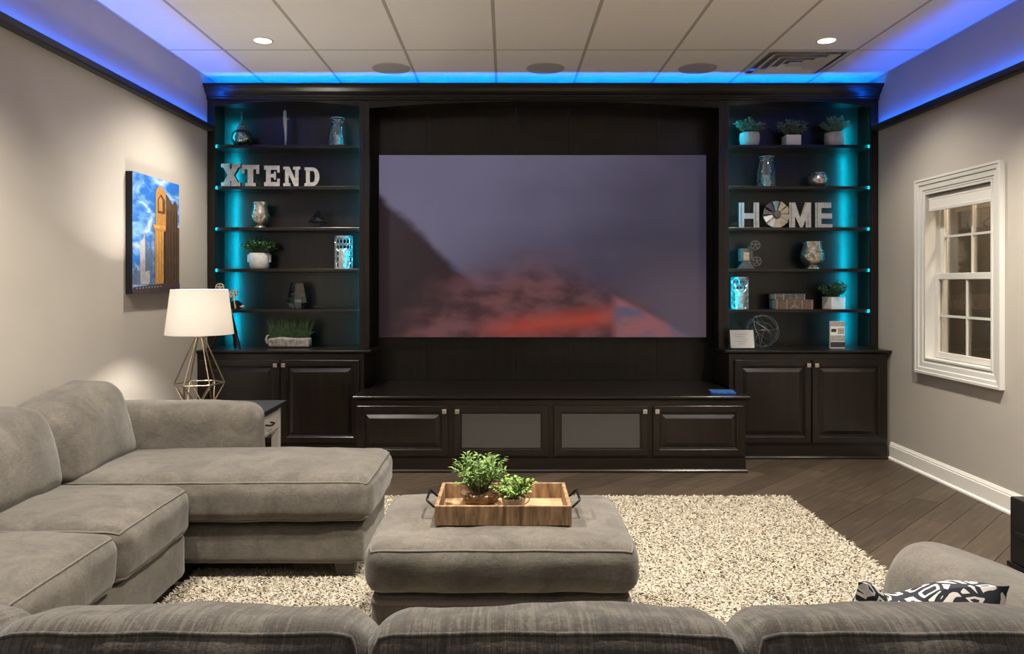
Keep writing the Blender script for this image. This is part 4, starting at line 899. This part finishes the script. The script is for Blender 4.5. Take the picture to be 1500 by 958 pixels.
# grass trough on the counter
t = thing('grass_planter', (Xp(423, 5.80), 5.80, CT), 'long stone log trough planted with tall grass on the countertop', 'plant')
gx0, gx1 = Xp(394, 5.80), Xp(455, 5.80); b_ = Cushion(gx0, gx1, 5.755, 5.845, CT + 0.0005, CT + 0.075, 0.018, 0, 0.0, 0.010, 50, 16).mb(); b_.build('trough', 'trough_stone', t, 180)
MB().tube([(gx0 - 0.006, 5.79, CT + 0.035), (gx0 - 0.018, 5.785, CT + 0.062), (gx0 - 0.010, 5.79, CT + 0.090), (gx0 + 0.008, 5.795, CT + 0.098)], [0.014, 0.011, 0.008, 0.005], 8).build('branch_stub', 'trough_stone', t, 60)
g = MB(); rr = random.Random(9)
for k in range(330):
    x, y = rr.uniform(gx0 + 0.015, gx1 - 0.015), rr.uniform(5.77, 5.83); hgt = rr.uniform(0.06, 0.19) * (1 - 0.25 * abs(rr.gauss(0, 0.6))); dx = rr.gauss((x - (gx0 + gx1) / 2) * 0.28, 0.022); dy = rr.gauss(0, 0.015)
    wd = 0.0017; n = len(g.v); g.v += [(x - wd, y, CT + 0.07), (x + wd, y, CT + 0.07), (x + dx * 0.4 + wd, y + dy * 0.4, CT + 0.07 + hgt * 0.6), (x + dx * 0.4 - wd, y + dy * 0.4, CT + 0.07 + hgt * 0.6), (x + dx, y + dy, CT + 0.07 + hgt)]; g.f += [(n, n + 1, n + 2, n + 3), (n + 3, n + 2, n + 4)]
tag(g.build('grass', 'grass_blade', t), kind='stuff')
def reel(b_, c, r, ax='y'):
    n = 22; cp = lambda rr_: [(c[0] + rr_ * math.cos(2 * PI * k / n), c[2] + rr_ * math.sin(2 * PI * k / n)) for k in range(n)]
    b_.ring_prism(cp(r), cp(r * 0.80), 'y', c[1] - 0.008, c[1] + 0.008); b_.prism(cp(r * 0.26), 'y', c[1] - 0.010, c[1] + 0.010)
    for k in range(5):
        a = 2 * PI * k / 5 + 0.3; d = Vector((math.cos(a), math.sin(a))); nn = Vector((-d.y, d.x)) * r * 0.11; p0 = Vector((c[0], c[2])) + d * r * 0.2; p1 = Vector((c[0], c[2])) + d * r * 0.85
        b_.prism([tuple(p0 - nn), tuple(p1 - nn * 1.4), tuple(p1 + nn * 1.4), tuple(p0 + nn)], 'y', c[1] - 0.006, c[1] + 0.006)
    return b_
# model cine camera on a tripod, on the counter in front of the bookcase
yt = 5.66; q = lambda px, py: (Xp(px, yt), yt, Zp(py, yt))
t = thing('cine_camera_model', (Xp(337, yt), yt, CT), 'antique movie camera model with two film reels on a black tripod', 'ornament')
bx0, bx1 = Xp(333, yt), Xp(352, yt); zb = Zp(453, yt)
MB().prism([(bx0, zb), (bx1, zb), (bx1, Zp(444, yt)), (Xp(346, yt), Zp(440, yt)), (bx0, Zp(443, yt))], 'y', yt - 0.035, yt + 0.035).build('body', 'black_metal', t, bevel=0.002)
for (px, py) in ((323.5, 421), (343.5, 430)): reel(MB(), (Xp(px, yt), yt - 0.02, Zp(py, yt)), 6.2 * yt / F).build('reel', 'reel_cream', t)
MB().tube([(Xp(324, yt), yt - 0.005, Zp(421, yt)), (Xp(336, yt), yt - 0.005, Zp(447, yt))], 0.005, 6).build('reel_arm', 'reel_cream', t)
MB().tube([(Xp(343.5, yt), yt - 0.03, Zp(430, yt)), (Xp(347.5, yt), yt - 0.037, Zp(452, yt))], 0.006, 6).build('reel_arm', 'reel_cream', t)
MB().tube([(Xp(343, yt), yt - 0.01, Zp(432, yt)), (Xp(335, yt), yt - 0.01, Zp(446, yt))], 0.004, 6).build('reel_arm', 'black_metal', t)
MB().tube([(bx1, yt, Zp(449.5, yt)), (bx1 + 0.012, yt, Zp(449.5, yt)), (bx1 + 0.013, yt, Zp(449.5, yt)), (bx1 + 0.028, yt, Zp(449, yt))], [0.008, 0.008, 0.011, 0.011], 12).build('lens', 'reel_cream', t, 40)
MB().tube([(bx0 - 0.012, yt - 0.02, Zp(450, yt)), (bx0 + 0.012, yt - 0.034, Zp(450, yt))], 0.012, 12).build('crank_disc', 'reel_cream', t, 40)
MB().tube([(Xp(338, yt), yt, zb), (Xp(338, yt), yt, Zp(463, yt))], [0.012, 0.016], 12).build('tripod_head', 'reel_cream', t, 40)
for (px, dy, w_) in ((355, -0.05, 0.015), (342.5, 0.04, 0.015), (309, -0.03, 0.010)):
    a = Vector((Xp(338, yt), yt, Zp(461, yt))); c = Vector((Xp(px, yt), yt + dy, CT + 0.003)); MB().tube([a, a.lerp(c, 0.55), a.lerp(c, 0.56), c], [w_, w_, w_ * 0.8, w_ * 0.8], 6).build('tripod_leg', 'black_metal', t)
# top shelf, right: three plants
t, x, y, z = pot_round(1098, S1, 29, 20, 'green plant in a round grey pot on the top shelf next to the square pot', gp); bush(t, (x, y, z), 0.125, 0.145, 55, 13, 0.026, 0.018, 'leaf_grey', 31, 0.1, 0.8)
t, x, y, z = pot_round(1222.5, S1, 29, 20, 'green plant in a round grey pot on the top shelf nearest the side light', gp); bush(t, (x, y, z), 0.130, 0.150, 55, 13, 0.026, 0.017, 'leaf_grey', 32, 0.1, 0.8)
def pot_square(px, z, wpx, hpx, rz, label, seed, lm):
    x = Xp(px, YS); h, a = hpx * P, wpx * P / 2.56; t = thing('potted_plant', (x, YS, z), label, 'plant', gp, rz)
    b_ = MB(); o4 = [(-a, -a), (a, -a), (a, a), (-a, a)]; i4 = [(p * 0.86, q_ * 0.86) for p, q_ in o4]
    b_.ring_prism(o4, i4, 'z', 0.001, h).build('pot', 'pot_white', t, loc=(0, 0, 0), bevel=0.002); MB().prism(i4, 'z', 0.002, h * 0.86).build('soil', 'soil', t, loc=(0, 0, 0))
    rr = random.Random(seed); sb, lb = MB(), MB()
    c = Vector((0, 0, h * 0.86)); R0, H0 = 0.125, 0.150
    for k in range(52):
        an = 2 * PI * (k + rr.random()) / 52; rho = R0 * rr.random() ** 0.45; top = c + Vector((math.cos(an) * rho, math.sin(an) * rho * 0.85, H0 * (0.35 + 0.65 * rr.random()) * (1 - 0.3 * (rho / R0) ** 2))); st = c + Vector((math.cos(an) * rho * 0.25, math.sin(an) * rho * 0.25, 0)); mid = st.lerp(top, 0.5) + Vector((0, 0, 0.012))
        pts = [st.lerp(mid, i / 4).lerp(mid.lerp(top, i / 4), i / 4) for i in range(5)]; sb.tube(pts, 0.0012, 4)
        for i in range(11):
            tt = 0.2 + 0.8 * (i + rr.random()) / 11; p = st.lerp(mid, tt).lerp(mid.lerp(top, tt), tt); qn = rr.uniform(0, 2 * PI); leaf(lb, p, Vector((math.cos(qn), math.sin(qn), rr.uniform(-.1, .8))), 0.028 * rr.uniform(.7, 1.15), 0.020, rr, 0.1)
    sb.build('stems', 'stem', t, loc=(0, 0, 0)); tag(lb.build('foliage', lm, t, loc=(0, 0, 0)), kind='stuff')
pot_square(1159, S1, 27, 16, 0.0, 'grey green plant in a white square pot on the top shelf', 33, 'leaf_grey')
# second shelf, right
hurricane(1123, S2, 45, 29, 'tall clear glass hurricane vase on the shelf above the letter H', ('clear_glass', 'mercury'), 'hurricane vases')
r = 14 * P
lathe_thing('votive_globe', 1198.5, S2, YS, [(0.001, 0.001), (r * 0.55, 0.001), (r * 0.88, r * 0.35), (r, r * 0.75), (r * 0.92, r * 1.15), (r * 0.68, r * 1.45), (r * 0.70, r * 1.52), (r * 0.64, r * 1.52), (r * 0.86, r * 1.1), (0.001, r * 0.2)], 'mercury', 'small round mercury glass votive bowl above the letters M and E', 'votive', part='bowl')
# fourth shelf, right: projector model and vase
yp = 5.86; t = thing('projector_model', (Xp(1098, yp), yp, S4), 'small antique film projector model with two reels on the shelf', 'ornament')
px0, px1 = Xp(1083, yp), Xp(1095, yp); k_ = yp / F; zz = lambda py: S4 + (391 - py) * k_
MB().box(px0, px1, yp - 0.03, yp + 0.03, zz(380), zz(361.5)).build('body', 'iron', t, bevel=0.003)
MB().box(px0 + 0.022, px1 + 0.002, yp - 0.034, yp - 0.030, zz(378.5), zz(367)).build('side_plate', 'brass_plate', t)
MB().box(Xp(1096, yp), Xp(1102, yp), yp - 0.02, yp + 0.02, zz(387), zz(358)).build('gate_column', 'iron', t, bevel=0.003)
for (px, py) in ((1104.5, 356.5), (1106.5, 380)): reel(MB(), (Xp(px, yp), yp - 0.028, zz(py)), 7.2 * k_).build('reel', 'iron', t)
MB().tube([(Xp(1097, yp), yp - 0.01, zz(362)), (Xp(1104.5, yp), yp - 0.02, zz(356.5))], 0.006, 8).build('reel_arm', 'iron', t)
MB().tube([(Xp(1099, yp), yp - 0.01, zz(378)), (Xp(1106.5, yp), yp - 0.02, zz(380))], 0.006, 8).build('reel_arm', 'iron', t)
MB().prism([(Xp(1081, yp), S4 + 0.001), (Xp(1104, yp), S4 + 0.001), (Xp(1102, yp), zz(387)), (Xp(1096, yp), zz(380)), (Xp(1088, yp), zz(380)), (Xp(1083, yp), zz(387))], 'y', yp - 0.03, yp + 0.03).build('base', 'iron', t, bevel=0.002)
goblet(1190, S4, 40, 34, 'wide speckled mercury glass vase on the shelf under HOME', False)
# fifth shelf, right: lantern, two books, plant
pierced(1083.5, S5, 24, 47, 'pierced silver lattice lantern beside the two stacked books', YS)
def book(px0, px1, z0, hpx, y0, y1, cm_, label, motif):
    x0, x1 = Xp(px0, y0), Xp(px1, y0); h = hpx * P; t = thing('book', ((x0 + x1) / 2, (y0 + y1) / 2, z0), label, 'book', 'antique style books')
    MB().box(x0, x1, y0, y0 + 0.004, z0 + 0.0005, z0 + h).box(x0, x1, y0 + 0.004, y1, z0 + 0.0005, z0 + 0.004).box(x0, x1, y0 + 0.004, y1, z0 + h - 0.004, z0 + h).build('cover', cm_, t, bevel=0.001)
    MB().box(x0 + 0.004, x1 - 0.004, y0 + 0.005, y1 - 0.005, z0 + 0.0045, z0 + h - 0.0045).build('pages', 'pot_pale', t)
    for u in (0.04, 0.30, 0.70, 0.96): u_ = x0 + (x1 - x0) * u; MB().box(u_ - 0.0025, u_ + 0.0025, y0 - 0.002, y0 - 0.0002, z0 + 0.001, z0 + h - 0.001).build('spine_band', 'book_motif', t)
    if motif:
        cx = (x0 + x1) / 2; b_ = MB(); hh = h * 0.8; zb_ = z0 + h * 0.1
        for sg in (-1, 1): b_.prism([(cx + sg * 0.002, zb_ + hh), (cx + sg * 0.0005, zb_ + hh), (cx + sg * 0.008, zb_ + hh * 0.3), (cx + sg * 0.022, zb_), (cx + sg * 0.034, zb_), (cx + sg * 0.013, zb_ + hh * 0.35)], 'y', y0 - 0.0015, y0 - 0.0002)
        b_.box(cx - 0.014, cx + 0.014, y0 - 0.0015, y0 - 0.0002, zb_ + hh * 0.28, zb_ + hh * 0.38); b_.build('tower_emblem', 'book_motif', t)
    return h
h = book(1136, 1191.5, S5, 14, 5.80, 5.95, 'book_brown', 'thick brown antique style book with a tower on its spine', True)
book(1134, 1180, S5 + h, 8.5, 5.81, 5.94, 'book_grey', 'dark grey antique style book lying on the brown book', False)
pot_square(1221, S5, 29, 18, 0.20, 'green plant in a white square pot beside the two stacked books', 34, 'leaf_dark')
# counter, right: sign holder, wire sphere, photo card
yw = 5.80; rsph = 24 * yw / F; xc, zc = Xp(1116, yw), CT + rsph + 0.001
t = thing('wire_sphere', (xc, yw, CT), 'openwork silver wire sphere on the countertop', 'ornament'); rr = random.Random(5)
for k in range(8):
    ax = Vector((rr.gauss(0, 1), rr.gauss(0, 1), rr.gauss(0, 1))).normalized(); e1 = ax.orthogonal().normalized(); e2 = ax.cross(e1); off = ax * rsph * (rr.uniform(-0.55, 0.55) if k > 2 else 0); ra = math.sqrt(max(0.01, rsph ** 2 - off.length ** 2))
    MB().tube([Vector((xc, yw, zc)) + off + (e1 * math.cos(2 * PI * i / 40) + e2 * math.sin(2 * PI * i / 40)) * (ra - 0.002) for i in range(40)], 0.0019, 5, True).build('wire_ring', 'steel_wire', t, 60)
pk = []
for k in range(9): v = Vector((rr.gauss(0, 1), rr.gauss(0, 1), rr.gauss(0, 1))).normalized() * (rsph - 0.004); pk.append(Vector((xc, yw, zc)) + v)
b_ = MB()
for k in range(9): b_.tube([pk[k], pk[(k + 1) % 9]], 0.0016, 5)
b_.build('chord_wire', 'steel_wire', t, 60)
ys_ = 5.62; t = thing('sign_holder', (Xp(1088, ys_), ys_, CT), 'clear slanted sign holder with a white printed card on the countertop', 'sign')
w2, hs = 0.088, 0.135; tilt = 0.12; Msh = Matrix.Translation((Xp(1088, ys_), ys_, CT + 0.012)) @ Matrix.Rotation(-0.22, 4, 'X') @ Matrix.Rotation(0.0, 4, 'Z')
MB().box(-w2, w2, 0.0, 0.002, 0, hs).xform(Msh).build('card', 'paper', t)
MB().box(-w2 - 0.002, w2 + 0.002, -0.0025, -0.001, -0.002, hs + 0.002).xform(Msh).build('acrylic_face', 'acrylic', t)
MB().box(Xp(1088, ys_) - w2, Xp(1088, ys_) + w2, ys_ - 0.03, ys_ + 0.05, CT + 0.0008, CT + 0.004).build('acrylic_foot', 'acrylic', t)
for k, (a, c) in enumerate(((-0.035, 0.045), (-0.045, 0.030), (-0.01, 0.05), (-0.04, 0.04), (-0.03, 0.02))): MB().box(a, c, -0.0008, -0.0003, 0.100 - 0.018 * k, 0.1045 - 0.018 * k).xform(Msh).build('text_line', 'paper_line', t)
yc_ = 5.72; t = thing('photo_card', (Xp(1227, yc_), yc_, CT), 'upright printed card with a black base on the countertop', 'card')
cx0, cx1 = Xp(1216.5, yc_), Xp(1237.5, yc_)
MB().box(cx0, cx1, yc_, yc_ + 0.022, CT + 0.0008, CT + 0.206).build('panel', 'paper', t, bevel=0.001)
for (a, c, z0, z1, m_n) in ((0, 1, 0.055, 0.10, 'card_mid'), (0, 1, 0.008, 0.050, 'card_dark'), (0.05, 0.40, 0.125, 0.150, 'card_dark'), (0, 1, 0.168, 0.206, 'card_mid'), (0.5, 0.95, 0.110, 0.155, 'card_mid')):
    MB().box(cx0 + (cx1 - cx0) * a, cx0 + (cx1 - cx0) * c, yc_ - 0.0012, yc_ - 0.0002, CT + z0, CT + z1 - 0.001).build('print_block', m_n, t)
# blue disc case on the console
xd0, xd1 = Xp(1043, 5.27), Xp(1077, 5.27); t = thing('disc_case', ((xd0 + xd1) / 2, 5.30, 0.525), 'blue disc case lying on the media console top', 'disc case')
Md = Matrix.Translation(((xd0 + xd1) / 2, 5.315, 0.5255)) @ Matrix.Rotation(-0.12, 4, 'Z')
MB().box(-0.085, 0.085, -0.067, 0.067, 0, 0.014).xform(Md).build('case', 'disc_blue', t, bevel=0.002); MB().box(-0.078, 0.080, -0.060, 0.060, 0.0142, 0.0148).xform(Md).build('cover_sheet', 'disc_art', t)

# ------------------------------------------------------------------ black subwoofer at the right
t = thing('subwoofer', (2.50, 3.30, 0), 'black subwoofer with curved front standing on the floor below the window', 'speaker')
SX0, SX1, SY0, SY1 = 2.322, 2.70, 3.13, 3.46
fr = [(SX0, SY1), (SX0, SY0)] + [(SX0 + (SX1 - SX0) * k / 10, SY0 - 0.035 * math.sin(PI * k / 10)) for k in range(1, 10)] + [(SX1, SY0), (SX1, SY1)]
MB().prism(fr, 'z', 0.022, 0.320).build('body', 'black_plastic', t, bevel=0.006)
MB().prism([(2.511 + (p - 2.511) * 1.05, 3.295 + (q_ - 3.295) * 1.06) for p, q_ in fr], 'z', 0.001, 0.022).build('plinth', 'black_plastic', t, bevel=0.004)
MB().tube([(SX0 - 0.004, 3.42, 0.170), (SX0 - 0.006, 3.38, 0.166), (SX0 - 0.008, 3.30, 0.165), (SX0 - 0.006, 3.20, 0.166)], [0.003, 0.011, 0.014, 0.010], 12).build('side_grip', 'black_plastic', t, 60)
